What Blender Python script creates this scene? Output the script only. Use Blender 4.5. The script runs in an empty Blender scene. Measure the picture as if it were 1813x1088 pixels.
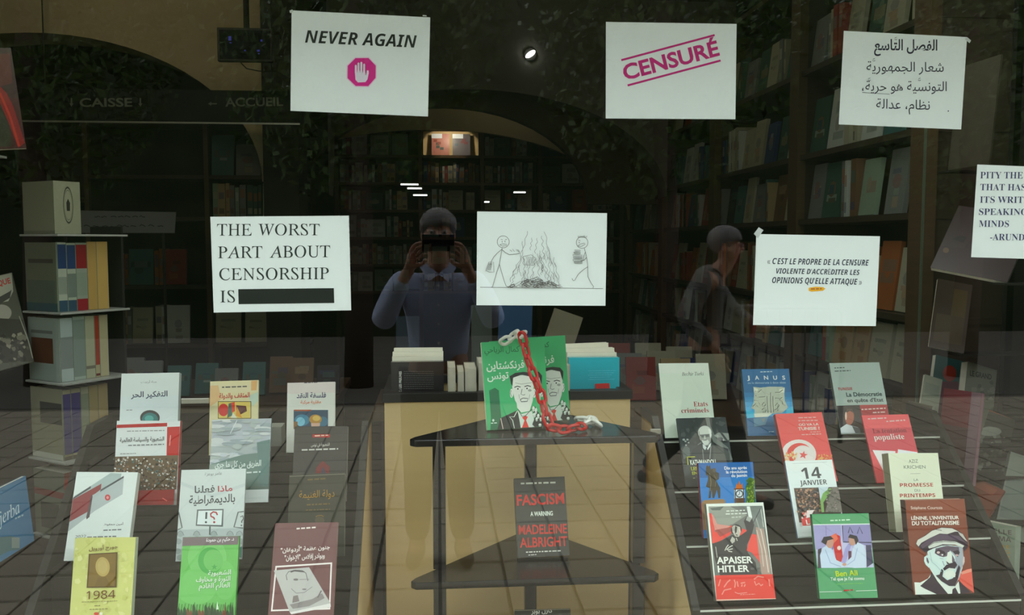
import bpy, bmesh, math, random
import numpy as np
from mathutils import Vector, Matrix, Euler
from mathutils.geometry import tessellate_polygon
sc = bpy.context.scene
COL = sc.collection
rnd = random.Random(7)
PI = math.pi
# ------------------------------------------------------------------ camera
FPX = 1570.0
CAM = Vector((0, -1.966, 1.55)); YAW = math.radians(4.75); PIT = math.radians(-4.2)
FW = Vector((math.sin(YAW)*math.cos(PIT), math.cos(YAW)*math.cos(PIT), math.sin(PIT)))
RT = Vector((math.cos(YAW), -math.sin(YAW), 0)); UP = RT.cross(FW)
cd = bpy.data.cameras.new('camera'); cam = bpy.data.objects.new('camera', cd); COL.objects.link(cam)
cd.sensor_width = 36; cd.lens = 36*FPX/1813; cd.clip_start = .005; cd.clip_end = 200
cam.matrix_world = Matrix((( RT.x, UP.x, -FW.x, CAM.x), (RT.y, UP.y, -FW.y, CAM.y), (RT.z, UP.z, -FW.z, CAM.z), (0, 0, 0, 1)))
sc.camera = cam
def ray(px, py): return FW*FPX + RT*(px-906.5) - UP*(py-544)
def atY(px, py, Y): r = ray(px, py); return CAM + r*((Y-CAM.y)/r.y)
# ------------------------------------------------------------------ world: bright overcast sky
w = bpy.data.worlds.new('overcast_sky'); sc.world = w; w.use_nodes = True
nt = w.node_tree; bg = nt.nodes['Background']
tc = nt.nodes.new('ShaderNodeTexCoord'); sx = nt.nodes.new('ShaderNodeSeparateXYZ')
rp = nt.nodes.new('ShaderNodeValToRGB'); nt.links.new(tc.outputs['Generated'], sx.inputs[0]); nt.links.new(sx.outputs['Z'], rp.inputs[0])
rp.color_ramp.elements[0].position = 0; rp.color_ramp.elements[0].color = (.86, .91, .90, 1)
rp.color_ramp.elements[1].position = 1; rp.color_ramp.elements[1].color = (.82, .88, .95, 1)
nt.links.new(rp.outputs[0], bg.inputs['Color']); bg.inputs['Strength'].default_value = 4.8
sc.view_settings.view_transform = 'Standard'; sc.view_settings.look = 'None'
sc.view_settings.gamma = 1; sc.view_settings.use_curve_mapping = False
sc.view_settings.exposure = 0.0
EB = .74      # how bright a white card reads behind the glass; used to turn observed print colours into ink colours
# ------------------------------------------------------------------ materials
def lin(c):
    c = c/255.0
    return c/12.92 if c <= .04045 else ((c+.055)/1.055)**2.4
def L3(r, g, b): return (lin(r), lin(g), lin(b), 1)
MATS = {}
def pm(name, col, rough=.5, spec=.4, metal=0, bump=0, bscale=60, var=0, vscale=8, coat=0, emit=None, est=0, wood=False):
    if name in MATS: return MATS[name]
    m = bpy.data.materials.new(name); m.use_nodes = True; t = m.node_tree; b = t.nodes['Principled BSDF']
    b.inputs['Base Color'].default_value = col; b.inputs['Roughness'].default_value = rough
    b.inputs['Specular IOR Level'].default_value = spec; b.inputs['Metallic'].default_value = metal
    b.inputs['Coat Weight'].default_value = coat
    if emit: b.inputs['Emission Color'].default_value = emit; b.inputs['Emission Strength'].default_value = est
    co = t.nodes.new('ShaderNodeTexCoord')
    if var or wood:
        n = t.nodes.new('ShaderNodeTexNoise'); n.inputs['Scale'].default_value = vscale; n.inputs['Detail'].default_value = 6
        if wood:
            mp = t.nodes.new('ShaderNodeMapping'); mp.inputs['Scale'].default_value = (1, 1, 14)
            t.links.new(co.outputs['Object'], mp.inputs[0]); t.links.new(mp.outputs[0], n.inputs['Vector'])
        else: t.links.new(co.outputs['Object'], n.inputs['Vector'])
        mx = t.nodes.new('ShaderNodeMix'); mx.data_type = 'RGBA'
        mx.inputs[6].default_value = tuple(c*(1-var) for c in col[:3])+(1,); mx.inputs[7].default_value = tuple(min(1, c*(1+var)) for c in col[:3])+(1,)
        t.links.new(n.outputs['Fac'], mx.inputs[0]); t.links.new(mx.outputs[2], b.inputs['Base Color'])
    if bump:
        n2 = t.nodes.new('ShaderNodeTexNoise'); n2.inputs['Scale'].default_value = bscale; n2.inputs['Detail'].default_value = 4
        bp = t.nodes.new('ShaderNodeBump'); bp.inputs['Strength'].default_value = bump; bp.inputs['Distance'].default_value = .002
        t.links.new(co.outputs['Object'], n2.inputs['Vector']); t.links.new(n2.outputs['Fac'], bp.inputs['Height']); t.links.new(bp.outputs[0], b.inputs['Normal'])
    MATS[name] = m; return m
def attr_mat(name, rough, spec, noise=0):
    m = bpy.data.materials.new(name); m.use_nodes = True; t = m.node_tree; b = t.nodes['Principled BSDF']
    a = t.nodes.new('ShaderNodeAttribute'); a.attribute_name = 'Col'
    b.inputs['Roughness'].default_value = rough; b.inputs['Specular IOR Level'].default_value = spec
    co = t.nodes.new('ShaderNodeTexCoord'); n = t.nodes.new('ShaderNodeTexNoise'); n.inputs['Scale'].default_value = 25; n.inputs['Detail'].default_value = 5
    t.links.new(co.outputs['Object'], n.inputs['Vector'])
    mr = t.nodes.new('ShaderNodeMapRange'); mr.inputs['To Min'].default_value = 1-noise; mr.inputs['To Max'].default_value = 1+noise
    t.links.new(n.outputs['Fac'], mr.inputs['Value'])
    mu = t.nodes.new('ShaderNodeVectorMath'); mu.operation = 'SCALE'
    t.links.new(a.outputs['Color'], mu.inputs[0]); t.links.new(mr.outputs[0], mu.inputs['Scale']); t.links.new(mu.outputs[0], b.inputs['Base Color'])
    MATS[name] = m; return m
INK = attr_mat('printed_cover', .38, .35, .05)
MATT = attr_mat('printed_paper', .8, .2, .02)
CLOTH = attr_mat('book_cloth', .6, .25, .12)
BLACK = pm('black_laminate', (.016, .014, .010, 1), .45, .35, bump=.1, bscale=30, var=.15)
SHELFB = pm('black_gloss_shelf', (.011, .009, .008, 1), .22, .5, bump=.05, bscale=20)
WOOD = pm('birch_plywood', (.73, .53, .25, 1), .5, .35, var=.06, vscale=3, wood=True, bump=.05, bscale=90)
DWOOD = pm('brown_shelf_wood', (.085, .052, .026, 1), .5, .3, var=.2, vscale=4, wood=True)
DARKW = pm('dark_shelf_wood', (.045, .032, .02, 1), .5, .3, var=.2, vscale=4, wood=True)
PAGES = pm('book_pages', (.62, .58, .47, 1), .9, .1, bump=.4, bscale=400, var=.05, vscale=50)
EDGE = pm('acrylic_edge', (.62, .64, .56, 1), .3, .5)
METAL = pm('brushed_metal_edge', (.55, .54, .48, 1), .3, .5, metal=.8)
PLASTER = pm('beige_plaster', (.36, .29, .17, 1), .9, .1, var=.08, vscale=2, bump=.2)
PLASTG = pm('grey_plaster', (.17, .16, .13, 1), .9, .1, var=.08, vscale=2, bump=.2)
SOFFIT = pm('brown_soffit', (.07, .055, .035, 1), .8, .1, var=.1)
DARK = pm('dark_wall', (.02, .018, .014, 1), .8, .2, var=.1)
FLOORM = pm('shop_floor', (.09, .075, .055, 1), .5, .3, var=.1)
RED = pm('red_plastic', (.55, .018, .014, 1), .25, .5)
WHITEP = pm('white_plastic', (.80, .80, .72, 1), .3, .5)
TAPE = pm('clear_tape', (.65, .68, .68, 1), .15, .6)
# ------------------------------------------------------------------ helpers
def tag(o, label=None, cat=None, group=None, kind=None):
    if label: o['label'] = label
    if cat: o['category'] = cat
    if group: o['group'] = group
    if kind: o['kind'] = kind
    return o
def link(name, me, mat=None, parent=None, loc=None, rot=None):
    o = bpy.data.objects.new(name, me); COL.objects.link(o)
    if mat is not None and me is not None:
        for m in (mat if isinstance(mat, (list, tuple)) else [mat]): me.materials.append(m)
    if parent: o.parent = parent
    if loc is not None: o.location = loc
    if rot is not None: o.rotation_euler = rot
    return o
def empty(name, loc=(0, 0, 0), rot=(0, 0, 0)):
    o = bpy.data.objects.new(name, None); COL.objects.link(o); o.location = loc; o.rotation_euler = rot; o.empty_display_size = .05
    return o
class MB:
    def __init__(s): s.v = []; s.f = []; s.c = []; s.mi = []
    def add(s, vs, fs, col=None, mi=0):
        n = len(s.v); s.v += [tuple(v) for v in vs]
        for f in fs: s.f.append([n+i for i in f]); s.c.append(col); s.mi.append(mi)
        return s
    def box(s, a, b, col=None, mi=0):
        x0, y0, z0 = a; x1, y1, z1 = b
        return s.add([(x0,y0,z0),(x1,y0,z0),(x1,y1,z0),(x0,y1,z0),(x0,y0,z1),(x1,y0,z1),(x1,y1,z1),(x0,y1,z1)],
                     [(0,3,2,1),(4,5,6,7),(0,1,5,4),(1,2,6,5),(2,3,7,6),(3,0,4,7)], col, mi)
    def prism(s, pts, axis, a, b, col=None, mi=0):
        n = len(pts)
        def P(p, t): return {'x': (t, p[0], p[1]), 'y': (p[0], t, p[1]), 'z': (p[0], p[1], t)}[axis]
        vs = [P(p, a) for p in pts]+[P(p, b) for p in pts]
        fs = [tuple(range(n))[::-1], tuple(range(n, 2*n))]+[(i, (i+1) % n, (i+1) % n+n, i+n) for i in range(n)]
        return s.add(vs, fs, col, mi)
    def tube(s, pts, r, n=8, closed=False, col=None, mi=0):
        pts = [Vector(p) for p in pts]; N = len(pts); rings = []
        rr = r if isinstance(r, (list, tuple)) else [r]*N
        up = None
        for i, p in enumerate(pts):
            if closed: t = pts[(i+1) % N]-pts[i-1]
            else: t = pts[min(i+1, N-1)]-pts[max(i-1, 0)]
            t.normalize()
            if up is None: up = t.orthogonal().normalized()
            up = (up - t*up.dot(t)).normalized(); sd = t.cross(up)
            rings.append([p+(up*math.cos(2*PI*k/n)+sd*math.sin(2*PI*k/n))*rr[i] for k in range(n)])
        vs = [v for q in rings for v in q]; fs = []
        for i in range(N if closed else N-1):
            j = (i+1) % N
            for k in range(n): fs.append((i*n+k, i*n+(k+1) % n, j*n+(k+1) % n, j*n+k))
        if not closed: fs += [tuple(range(n))[::-1], tuple(range((N-1)*n, N*n))]
        return s.add(vs, fs, col, mi)
    def sphere(s, c, r, u=12, v=8, col=None, mi=0):
        r = r if isinstance(r, (tuple, list)) else (r, r, r)
        vs = [(c[0], c[1], c[2]+r[2])]; fs = []
        for i in range(1, v):
            a = PI*i/v
            for k in range(u): b = 2*PI*k/u; vs.append((c[0]+r[0]*math.sin(a)*math.cos(b), c[1]+r[1]*math.sin(a)*math.sin(b), c[2]+r[2]*math.cos(a)))
        vs.append((c[0], c[1], c[2]-r[2])); e = len(vs)-1
        for k in range(u):
            k2 = (k+1) % u; fs.append((0, 1+k, 1+k2)); fs.append((e, 1+(v-2)*u+k2, 1+(v-2)*u+k))
            for i in range(v-2): a = 1+i*u; fs.append((a+k, a+u+k, a+u+k2, a+k2))
        return s.add(vs, fs, col, mi)
    def mesh(s, name):
        me = bpy.data.meshes.new(name); me.from_pydata(s.v, [], s.f)
        if any(c is not None for c in s.c):
            at = me.color_attributes.new('Col', 'FLOAT_COLOR', 'CORNER'); arr = []
            for f, c in zip(s.f, s.c):
                c = c or (.5, .5, .5, 1); arr += list(c[:3])*0 + [x for _ in f for x in (c[0], c[1], c[2], 1)]
            at.data.foreach_set('color', arr)
        if any(s.mi): me.polygons.foreach_set('material_index', s.mi)
        me.update(); return me
    def build(s, name, mat, parent=None, smooth=False, bevel=0, loc=None, rot=None):
        me = s.mesh(name)
        o = link(name, me, mat, parent, loc, rot)
        if smooth: me.polygons.foreach_set('use_smooth', [True]*len(me.polygons))
        if bevel:
            m = o.modifiers.new('bevel', 'BEVEL'); m.width = bevel; m.segments = 2; m.limit_method = 'ANGLE'
        return o
# ------------------------------------------------------------------ lettering
ARF = {'ء':(0xFE80,1),'آ':(0xFE81,2),'أ':(0xFE83,2),'ؤ':(0xFE85,2),'إ':(0xFE87,2),'ئ':(0xFE89,4),'ا':(0xFE8D,2),'ب':(0xFE8F,4),'ة':(0xFE93,2),'ت':(0xFE95,4),'ث':(0xFE99,4),'ج':(0xFE9D,4),'ح':(0xFEA1,4),'خ':(0xFEA5,4),'د':(0xFEA9,2),'ذ':(0xFEAB,2),'ر':(0xFEAD,2),'ز':(0xFEAF,2),'س':(0xFEB1,4),'ش':(0xFEB5,4),'ص':(0xFEB9,4),'ض':(0xFEBD,4),'ط':(0xFEC1,4),'ظ':(0xFEC5,4),'ع':(0xFEC9,4),'غ':(0xFECD,4),'ف':(0xFED1,4),'ق':(0xFED5,4),'ك':(0xFED9,4),'ل':(0xFEDD,4),'م':(0xFEE1,4),'ن':(0xFEE5,4),'ه':(0xFEE9,4),'و':(0xFEED,2),'ى':(0xFEEF,2),'ي':(0xFEF1,4)}
LA = {'ا': 0xFEFB, 'أ': 0xFEF7, 'إ': 0xFEF9, 'آ': 0xFEF5}
def arabic(s):
    out = []; i = 0; prev = False
    while i < len(s):
        c = s[i]
        if c == 'ل' and i+1 < len(s) and s[i+1] in LA:
            out.append(chr(LA[s[i+1]]+(1 if prev else 0))); prev = False; i += 2; continue
        if c in ARF:
            b, n = ARF[c]; nxt = i+1 < len(s) and s[i+1] in ARF and s[i+1] != 'ء'; nj = n == 4 and nxt
            f = 0
            if prev and nj: f = 3
            elif prev and n > 1: f = 1
            elif nj: f = 2
            out.append(chr(b+f)); prev = nj
        else: out.append(c); prev = False
        i += 1
    return ''.join(out)[::-1]
DIG = {0x1D5A0: 0x1D7E2, 0x1D5D4: 0x1D7EC, 0x1D400: 0x1D7CE}
def mathmap(s, base):
    r = ''
    for c in s:
        if 'A' <= c <= 'Z': r += chr(base+ord(c)-65)
        elif 'a' <= c <= 'z': r += '\u210E' if (base == 0x1D434 and c == 'h') else chr(base+26+ord(c)-97)
        elif c.isdigit() and base in DIG: r += chr(DIG[base]+int(c))
        else: r += c
    return r
STY = {'sans': (None, 0, 0), 'bold': (None, .022, 0), 'heavy': (None, .028, 0), 'oblb': (None, .018, .22), 'obl': (None, 0, .25),
       'serif': (0x1D434, 0, -.24), 'serifb': (0x1D400, -.004, 0), 'ital': (0x1D434, 0, 0), 'hum': (0x1D5A0, 0, 0), 'humb': (0x1D5D4, 0, 0),
       'humbi': (0x1D63C, 0, 0), 'ar': ('ar', 0, 0), 'arb': ('ar', .018, 0)}
TC = {}
def glyphs(s, style):
    k = (s, style)
    if k in TC: return TC[k]
    base, off, sh = STY[style]
    body = arabic(s) if base == 'ar' else (mathmap(s, base) if base else s)
    c = bpy.data.curves.new('lettering', 'FONT'); c.body = body; c.offset = off; c.shear = sh; c.resolution_u = 3; c.size = 1
    o = bpy.data.objects.new('lettering', c); me = o.to_mesh()
    vs = np.array([v.co[:2] for v in me.vertices]) if len(me.vertices) else np.zeros((1, 2))
    fs = [tuple(p.vertices) for p in me.polygons]
    o.to_mesh_clear(); bpy.data.objects.remove(o); bpy.data.curves.remove(c)
    TC[k] = (vs, fs); return TC[k]
def ink(c, e):
    v = [lin(x)/e for x in c]; k = max(v)/.88
    return tuple(x/max(1, k) for x in v)+(1,)
class Art:
    """flat print: coloured shapes on a plane; o, X, U, N = frame of the sheet; w, h its size; positions given on the photograph are cast onto that real plane"""
    def __init__(s, o, X, U, N, w, h, e=None):
        s.o, s.X, s.U, s.N, s.w, s.h = o, X, U, N, w, h; s.m = MB(); s.z = 0; s.e = e or EB; s.fr = (0, 0, 1)
    def frame(s, ox, oy, sc_): s.fr = (ox, oy, sc_); return s
    def col(s, c): return ink(c, s.e)
    def P(s, p, clamp=True):
        px = s.fr[0]+p[0]/s.fr[2]; py = s.fr[1]+p[1]/s.fr[2]
        r = ray(px, py); t = (s.o-CAM).dot(s.N)/r.dot(s.N); q = CAM+r*t-s.o
        x, y = q.dot(s.X), q.dot(s.U)
        if clamp: x = max(-s.w/2+.0003, min(s.w/2-.0003, x)); y = max(.0003, min(s.h-.0003, y))
        return (x, y)
    def lay(s): s.z += .00005; return s.z
    def raw(s, pts, c, fs=None):
        z = s.lay()
        if fs is None:
            fs = tessellate_polygon([[Vector((p[0], p[1], 0)) for p in pts]])
        s.m.add([(p[0], p[1], z) for p in pts], [tuple(f) for f in fs], c if len(c) == 4 else s.col(c)); return s
    def poly(s, pts, c): return s.raw([s.P(p) for p in pts], c)
    def rect(s, x0, y0, x1, y1, c): return s.poly([(x0, y0), (x1, y0), (x1, y1), (x0, y1)], c)
    def fill(s, c, u0=0, v0=0, u1=1, v1=1):       # fractions of the sheet, v up
        a, b = (u0-.5)*s.w, (u1-.5)*s.w; return s.raw([(a, v0*s.h), (b, v0*s.h), (b, v1*s.h), (a, v1*s.h)], c)
    def ell(s, cx, cy, rx, ry, c, n=24, a0=0, a1=360, rot=0):
        k = math.radians(rot)
        pts = [(cx+rx*math.cos(t)*math.cos(k)-ry*math.sin(t)*math.sin(k), cy+rx*math.cos(t)*math.sin(k)+ry*math.sin(t)*math.cos(k)) for t in [math.radians(a0+(a1-a0)*i/n) for i in range(n+(a1-a0 < 360))]]
        return s.poly(pts, c)
    def line(s, pts, wd, c, closed=False, clamp=True):
        q = [Vector(s.P(p, clamp)) for p in pts]
        k = (Vector(s.P((pts[0][0]+1, pts[0][1]), False))-Vector(s.P(pts[0], False))).length*wd/2
        z = s.lay(); vs = []; fs = []; cc = s.col(c)
        if closed: q.append(q[0])
        for i, p in enumerate(q):
            t = q[min(i+1, len(q)-1)]-q[max(i-1, 0)]
            if t.length < 1e-9: t = Vector((1, 0))
            t.normalize(); nn = Vector((-t.y, t.x))*k
            vs += [(p.x+nn.x, p.y+nn.y, z), (p.x-nn.x, p.y-nn.y, z)]
            if i: j = 2*i; fs.append((j-2, j-1, j+1, j))
        s.m.add(vs, fs, cc); return s
    def text(s, t, x0, y0, x1, y1, h, c, style='sans', up=None):
        vs, fs = glyphs(t, style)
        a = Vector(s.P((x0, y0), False)); b = Vector(s.P((x1, y1), False)); ux = (b-a)
        L = ux.length; ux.normalize(); uy = Vector((-ux.y, ux.x))
        H = (Vector(s.P((x0, y0-h), False))-a).length
        mn, mxx = vs[:, 0].min(), vs[:, 0].max(); my = max(vs[:, 1].max(), 1e-3)
        z = s.lay(); out = []
        for v in vs:
            p = a+ux*((v[0]-mn)/(mxx-mn)*L)+uy*(v[1]/my*H)
            out.append((max(-s.w/2, min(s.w/2, p.x)), max(0, min(s.h, p.y)), z))
        s.m.add(out, fs, s.col(c)); return s
    def vtext(s, t, x0, y0, x1, y1, h, c, style='sans'):
        return s.text(t, x0, y0, x1, y1, h, c, style)
    def fine(s, x0, y0, x1, y1, h, c, seed=0):    # print too small to read: short broken dashes
        r = random.Random(seed+int(x0*7+y0)); L = math.hypot(x1-x0, y1-y0); t = 0
        while t < L-h*.5:
            d = h*r.uniform(.8, 2.6); e = min(t+d, L); f0, f1 = t/L, e/L
            s.line([(x0+(x1-x0)*f0, y0+(y1-y0)*f0-h*.5), (x0+(x1-x0)*f1, y0+(y1-y0)*f1-h*.5)], h*.55, c); t = e+h*.5
        return s
    def mottle(s, pts_box, cols, n, r0, r1, seed=1):
        r = random.Random(seed); x0, y0, x1, y1 = pts_box
        for i in range(n):
            cx, cy, rr = r.uniform(x0, x1), r.uniform(y0, y1), r.uniform(r0, r1)
            s.poly([(cx+rr*r.uniform(.5, 1.1)*math.cos(k*1.257), cy+rr*r.uniform(.5, 1.1)*math.sin(k*1.257)) for k in range(5)], r.choice(cols))
        return s
    def hole_poly(s, pts, c): return s.poly(pts, c)
# ------------------------------------------------------------------ glass & papers
def add_paper(name, label, corners, art_fn, group='sheets taped inside the shop window', tape=()):
    P = [atY(x, y, .0025) for x, y in corners]          # TL TR BR BL on the inner face of the pane
    o = (P[2]+P[3])/2; X = (P[2]-P[3]).normalized(); N = Vector((0, -1, 0)); U = N.cross(X).normalized()
    wd = ((P[2]-P[3]).length+(P[1]-P[0]).length)/2; hh = ((P[1]-P[2]).length+(P[0]-P[3]).length)/2
    M = Matrix((( X.x, U.x, N.x, o.x), (X.y, U.y, N.y, o.y), (X.z, U.z, N.z, o.z), (0, 0, 0, 1)))
    e = empty(name); e.matrix_world = M; tag(e, label, 'sign', group)
    m = MB(); n = 8
    for i in range(n):      # a sheet of paper with a slight ripple
        a, b = -wd/2+wd*i/n, -wd/2+wd*(i+1)/n
        m.add([(a, 0, -.0002), (b, 0, -.0002), (b, hh, -.0002), (a, hh, -.0002), (a, 0, -.0005), (b, 0, -.0005), (b, hh, -.0005), (a, hh, -.0005)],
              [(0, 1, 2, 3), (4, 7, 6, 5), (0, 4, 5, 1), (2, 6, 7, 3)], (.86, .90, .90, 1))
    m.build('sheet', MATT, e)
    a = Art(o, X, U, N, wd, hh); art_fn(a)
    if a.m.v: a.m.build('print', MATT, e)
    for (tx, ty, tw, th, ang) in tape:
        q = atY(tx, ty, .0025)-o; lx, ly = q.dot(X), q.dot(U)
        t = MB(); t.prism([(-tw/2, -th/2), (tw/2, -th*.35), (tw*.4, th/2), (-tw*.45, th*.4)], 'z', .0003, .0006)
        t.build('tape', TAPE, e, loc=(lx, ly, 0), rot=(0, 0, math.radians(ang)))
    return e
# ------------------------------------------------------------------ the room (setting)
def slab(name, a, b, mat, **k):
    o = MB().box(a, b).build(name, mat); o['kind'] = 'structure'; return o
slab('floor', (-3.2, -.15, -.1), (2.7, 7.2, 0), FLOORM)
slab('ceiling', (-3.2, -.15, 3.35), (2.7, 7.2, 3.45), PLASTG)
slab('wall_left', (-3.2, -.15, 0), (-3.1, 7.2, 3.35), DARK)
slab('wall_right', (2.25, -.15, 0), (2.35, 7.2, 3.35), DARK)
slab('wall_back', (-3.1, 6.75, 0), (2.25, 6.85, 3.35), SOFFIT)
fw = MB(); FX0, FX1, FZ0, FZ1 = -2.3, 2.1, .32, 2.9          # shop front with its window opening
fw.box((-6, -.15, 0), (FX0, -.02, 6)); fw.box((FX1, -.15, 0), (6, -.02, 6)); fw.box((FX0, -.15, 0), (FX1, -.02, FZ0)); fw.box((FX0, -.15, FZ1), (FX1, -.02, 6))
o_ = None
o = fw.build('wall_front', pm('street_facade', (.33, .30, .25, 1), .9, .2, bump=.3, var=.08)); o['kind'] = 'structure'
aw = MB(); aw.prism([(-.156, 2.72), (-.156, 2.62), (-1.0, 2.56), (-1.0, 2.60)], 'x', -5.5, 5.5); aw = aw.build('added_awning', pm('added_awning_canvas', (.10, .09, .07, 1), .9, .1)); tag(aw, 'dark canvas canopy added above the shop window to shade the upper sheets, outside the view', 'added_awning')  # unseen canopy added to cut the sky light on the upper sheets
win = empty('window_1', ((FX0+FX1)/2, 0, FZ0)); win['kind'] = 'structure'
fm = MB(); hw = (FX1-FX0)/2; HH = FZ1-FZ0
for a, b in (((-hw, -.05, 0), (-hw+.05, .01, HH)), ((hw-.05, -.05, 0), (hw, .01, HH)), ((-hw+.05, -.05, 0), (hw-.05, .01, .05)), ((-hw+.05, -.05, HH-.05), (hw-.05, .01, HH))): fm.box(a, b)
fm.build('window_frame', pm('dark_aluminium', (.05, .05, .045, 1), .35, .5, metal=.6), win, bevel=.003)
gm = bpy.data.materials.new('shop_glass'); gm.use_nodes = True; t = gm.node_tree; t.nodes.remove(t.nodes['Principled BSDF'])
tr = t.nodes.new('ShaderNodeBsdfTransparent'); tr.inputs[0].default_value = (.965, .985, .97, 1)
gl = t.nodes.new('ShaderNodeBsdfGlossy'); gl.inputs['Roughness'].default_value = .0; gl.inputs[0].default_value = (1, 1, 1, 1)
lw = t.nodes.new('ShaderNodeLayerWeight'); lw.inputs['Blend'].default_value = .5
pw = t.nodes.new('ShaderNodeMath'); pw.operation = 'POWER'; pw.inputs[1].default_value = 5
ma = t.nodes.new('ShaderNodeMath'); ma.operation = 'MULTIPLY_ADD'; ma.inputs[1].default_value = .955; ma.inputs[2].default_value = .045
mx = t.nodes.new('ShaderNodeMixShader'); t.links.new(lw.outputs['Facing'], pw.inputs[0]); t.links.new(pw.outputs[0], ma.inputs[0])
t.links.new(ma.outputs[0], mx.inputs[0]); t.links.new(tr.outputs[0], mx.inputs[1]); t.links.new(gl.outputs[0], mx.inputs[2])
t.links.new(mx.outputs[0], t.nodes['Material Output'].inputs['Surface']); MATS['glass'] = gm
MB().box((-hw+.045, -.008, .045), (hw-.045, 0, HH-.045)).build('pane', gm, win)
# arches of the vaulted shop
def arch_wall(name, Y, th, x0, x1, ztop, curve, zend, mat):
    """wall from ztop down to an arched opening whose edge follows curve [(x, z), ...]; solid down to zend at both flanks"""
    pts = [(x0, ztop), (x0, zend)]+curve+[(x1, zend), (x1, ztop)]
    m = MB(); n = len(pts)
    tri = tessellate_polygon([[Vector((p[0], p[1], 0)) for p in pts]])
    vs = [(p[0], Y, p[1]) for p in pts]+[(p[0], Y+th, p[1]) for p in pts]
    m.add(vs, [tuple(a) for a in tri]+[tuple(i+n for i in a[::-1]) for a in tri]+[(i, (i+1) % n, (i+1) % n+n, i+n) for i in range(n)])
    o = m.build(name, mat); o['kind'] = 'structure'; return o
def arc(cx, zc, rx, rz, a0, a1, n=24): return [(cx+rx*math.cos(math.radians(a0+(a1-a0)*i/n)), zc+rz*math.sin(math.radians(a0+(a1-a0)*i/n))) for i in range(n+1)]
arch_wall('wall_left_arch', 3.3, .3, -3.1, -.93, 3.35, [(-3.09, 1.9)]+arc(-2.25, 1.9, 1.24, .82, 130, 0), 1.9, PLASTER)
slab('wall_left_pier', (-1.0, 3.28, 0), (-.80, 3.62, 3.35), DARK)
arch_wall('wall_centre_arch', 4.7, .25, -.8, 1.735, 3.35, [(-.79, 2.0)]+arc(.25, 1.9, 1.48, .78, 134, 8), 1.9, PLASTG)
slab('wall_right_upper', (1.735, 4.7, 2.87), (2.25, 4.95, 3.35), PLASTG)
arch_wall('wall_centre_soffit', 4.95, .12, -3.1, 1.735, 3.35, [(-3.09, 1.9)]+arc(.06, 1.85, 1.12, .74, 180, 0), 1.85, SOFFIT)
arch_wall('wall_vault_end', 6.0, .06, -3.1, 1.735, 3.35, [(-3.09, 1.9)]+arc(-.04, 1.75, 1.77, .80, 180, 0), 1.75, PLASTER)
# ------------------------------------------------------------------ stepped displays
ROWL = [(.10, .653), (.225, .763), (.35, .868), (.475, .971)]; ROWR = [(.10, .664), (.225, .777), (.35, .883), (.475, .9905)]
def stepped(name, label, x0, x1, ROWS, inner):
    dz = 0
    e = empty(name, ((x0+x1)/2, .07, 0)); tag(e, label, 'display stand', 'stepped black book displays with plywood ends'); hw_ = (x1-x0)/2
    prof = [(0, 0), (0, ROWS[0][1]-dz)]
    for i, (Y, z) in enumerate(ROWS):
        y1 = (ROWS[i+1][0] if i < 3 else .64)-.025-.07
        prof.append((y1, z-dz))
        if i < 3: prof.append((y1, ROWS[i+1][1]-dz))
    prof.append((.57, 0))
    for i, (Y, z) in enumerate(ROWS):
        a = Y-.07-.025 if i else 0; b = (ROWS[i+1][0]-.07-.025) if i < 3 else .57
        MB().box((-hw_, a, z-dz-.018), (hw_, b+.004, z-dz)).build('step', BLACK, e, bevel=.0015)
        lo = ROWS[i-1][1]-dz if i else 0
        MB().box((-hw_, a+.001, lo), (hw_, a+.012, z-dz-.018)).build('riser', BLACK, e)
        MB().box((-hw_, a-.002, z-dz-.003), (hw_, a-.0005, z-dz+.0015)).build('shelf_edge', EDGE if inner < 0 else BLACK, e)
    for s in (-1, 1):
        m = MB(); p2 = [(y, z-.02 if z > 0 else 0) for y, z in prof]; pl = [(0, 0), (0, .640), (.44, 1.03), (.57, 1.03), (.57, 0)]
        m.prism(pl, 'x', s*(hw_+.001), s*(hw_+.016)); m.build('end_panel', WOOD if s == inner else BLACK, e, bevel=.001)
        d = MB(); d.prism([(0, .6405), (-.002, .665), (.43, 1.055), (.57, 1.055), (.57, 1.0305), (.44, 1.0305)], 'x', s*(hw_+.0005), s*(hw_+.019)); d.build('end_trim', BLACK, e)
    return e
stepped('stepped_display', 'stepped black display with plywood end left of the triangular shelf stand, under the Arabic books', -.935, -.215, ROWL, 1)
stepped('stepped_display', 'stepped black display with pale shelf edges, under the French books at right', .625, 1.44, ROWR, -1)
# ------------------------------------------------------------------ plywood cabinet used as a book bin
cab = empty('plywood_cabinet', (.198, .53, 0)); tag(cab, 'pale plywood cabinet with black rim behind the triangular shelves', 'cabinet')
cw = .352
MB().box((-cw, 0, 0), (cw, .018, 1.10)).build('front_panel', WOOD, cab, bevel=.001)
for s in (-1, 1): MB().box((min(s*cw, s*(cw-.018)), .018, 0), (max(s*cw, s*(cw-.018)), .36, 1.10)).build('side_panel', WOOD, cab)
MB().box((-cw+.018, .345, 0), (cw-.018, .36, 1.10)).build('back_panel', WOOD, cab)
MB().box((-cw+.018, .018, .98), (cw-.018, .345, 1.0)).build('shelf_board', DARKW, cab)
r_ = MB(); r_.box((-cw-.006, -.006, 1.10), (cw+.006, .03, 1.126)); r_.box((-cw-.006, .03, 1.10), (-cw+.03, .366, 1.126)); r_.box((cw-.03, .03, 1.10), (cw+.006, .366, 1.126)); r_.box((-cw+.03, .33, 1.10), (cw-.03, .366, 1.126))
r_.build('black_rim', BLACK, cab, bevel=.002)
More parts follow.
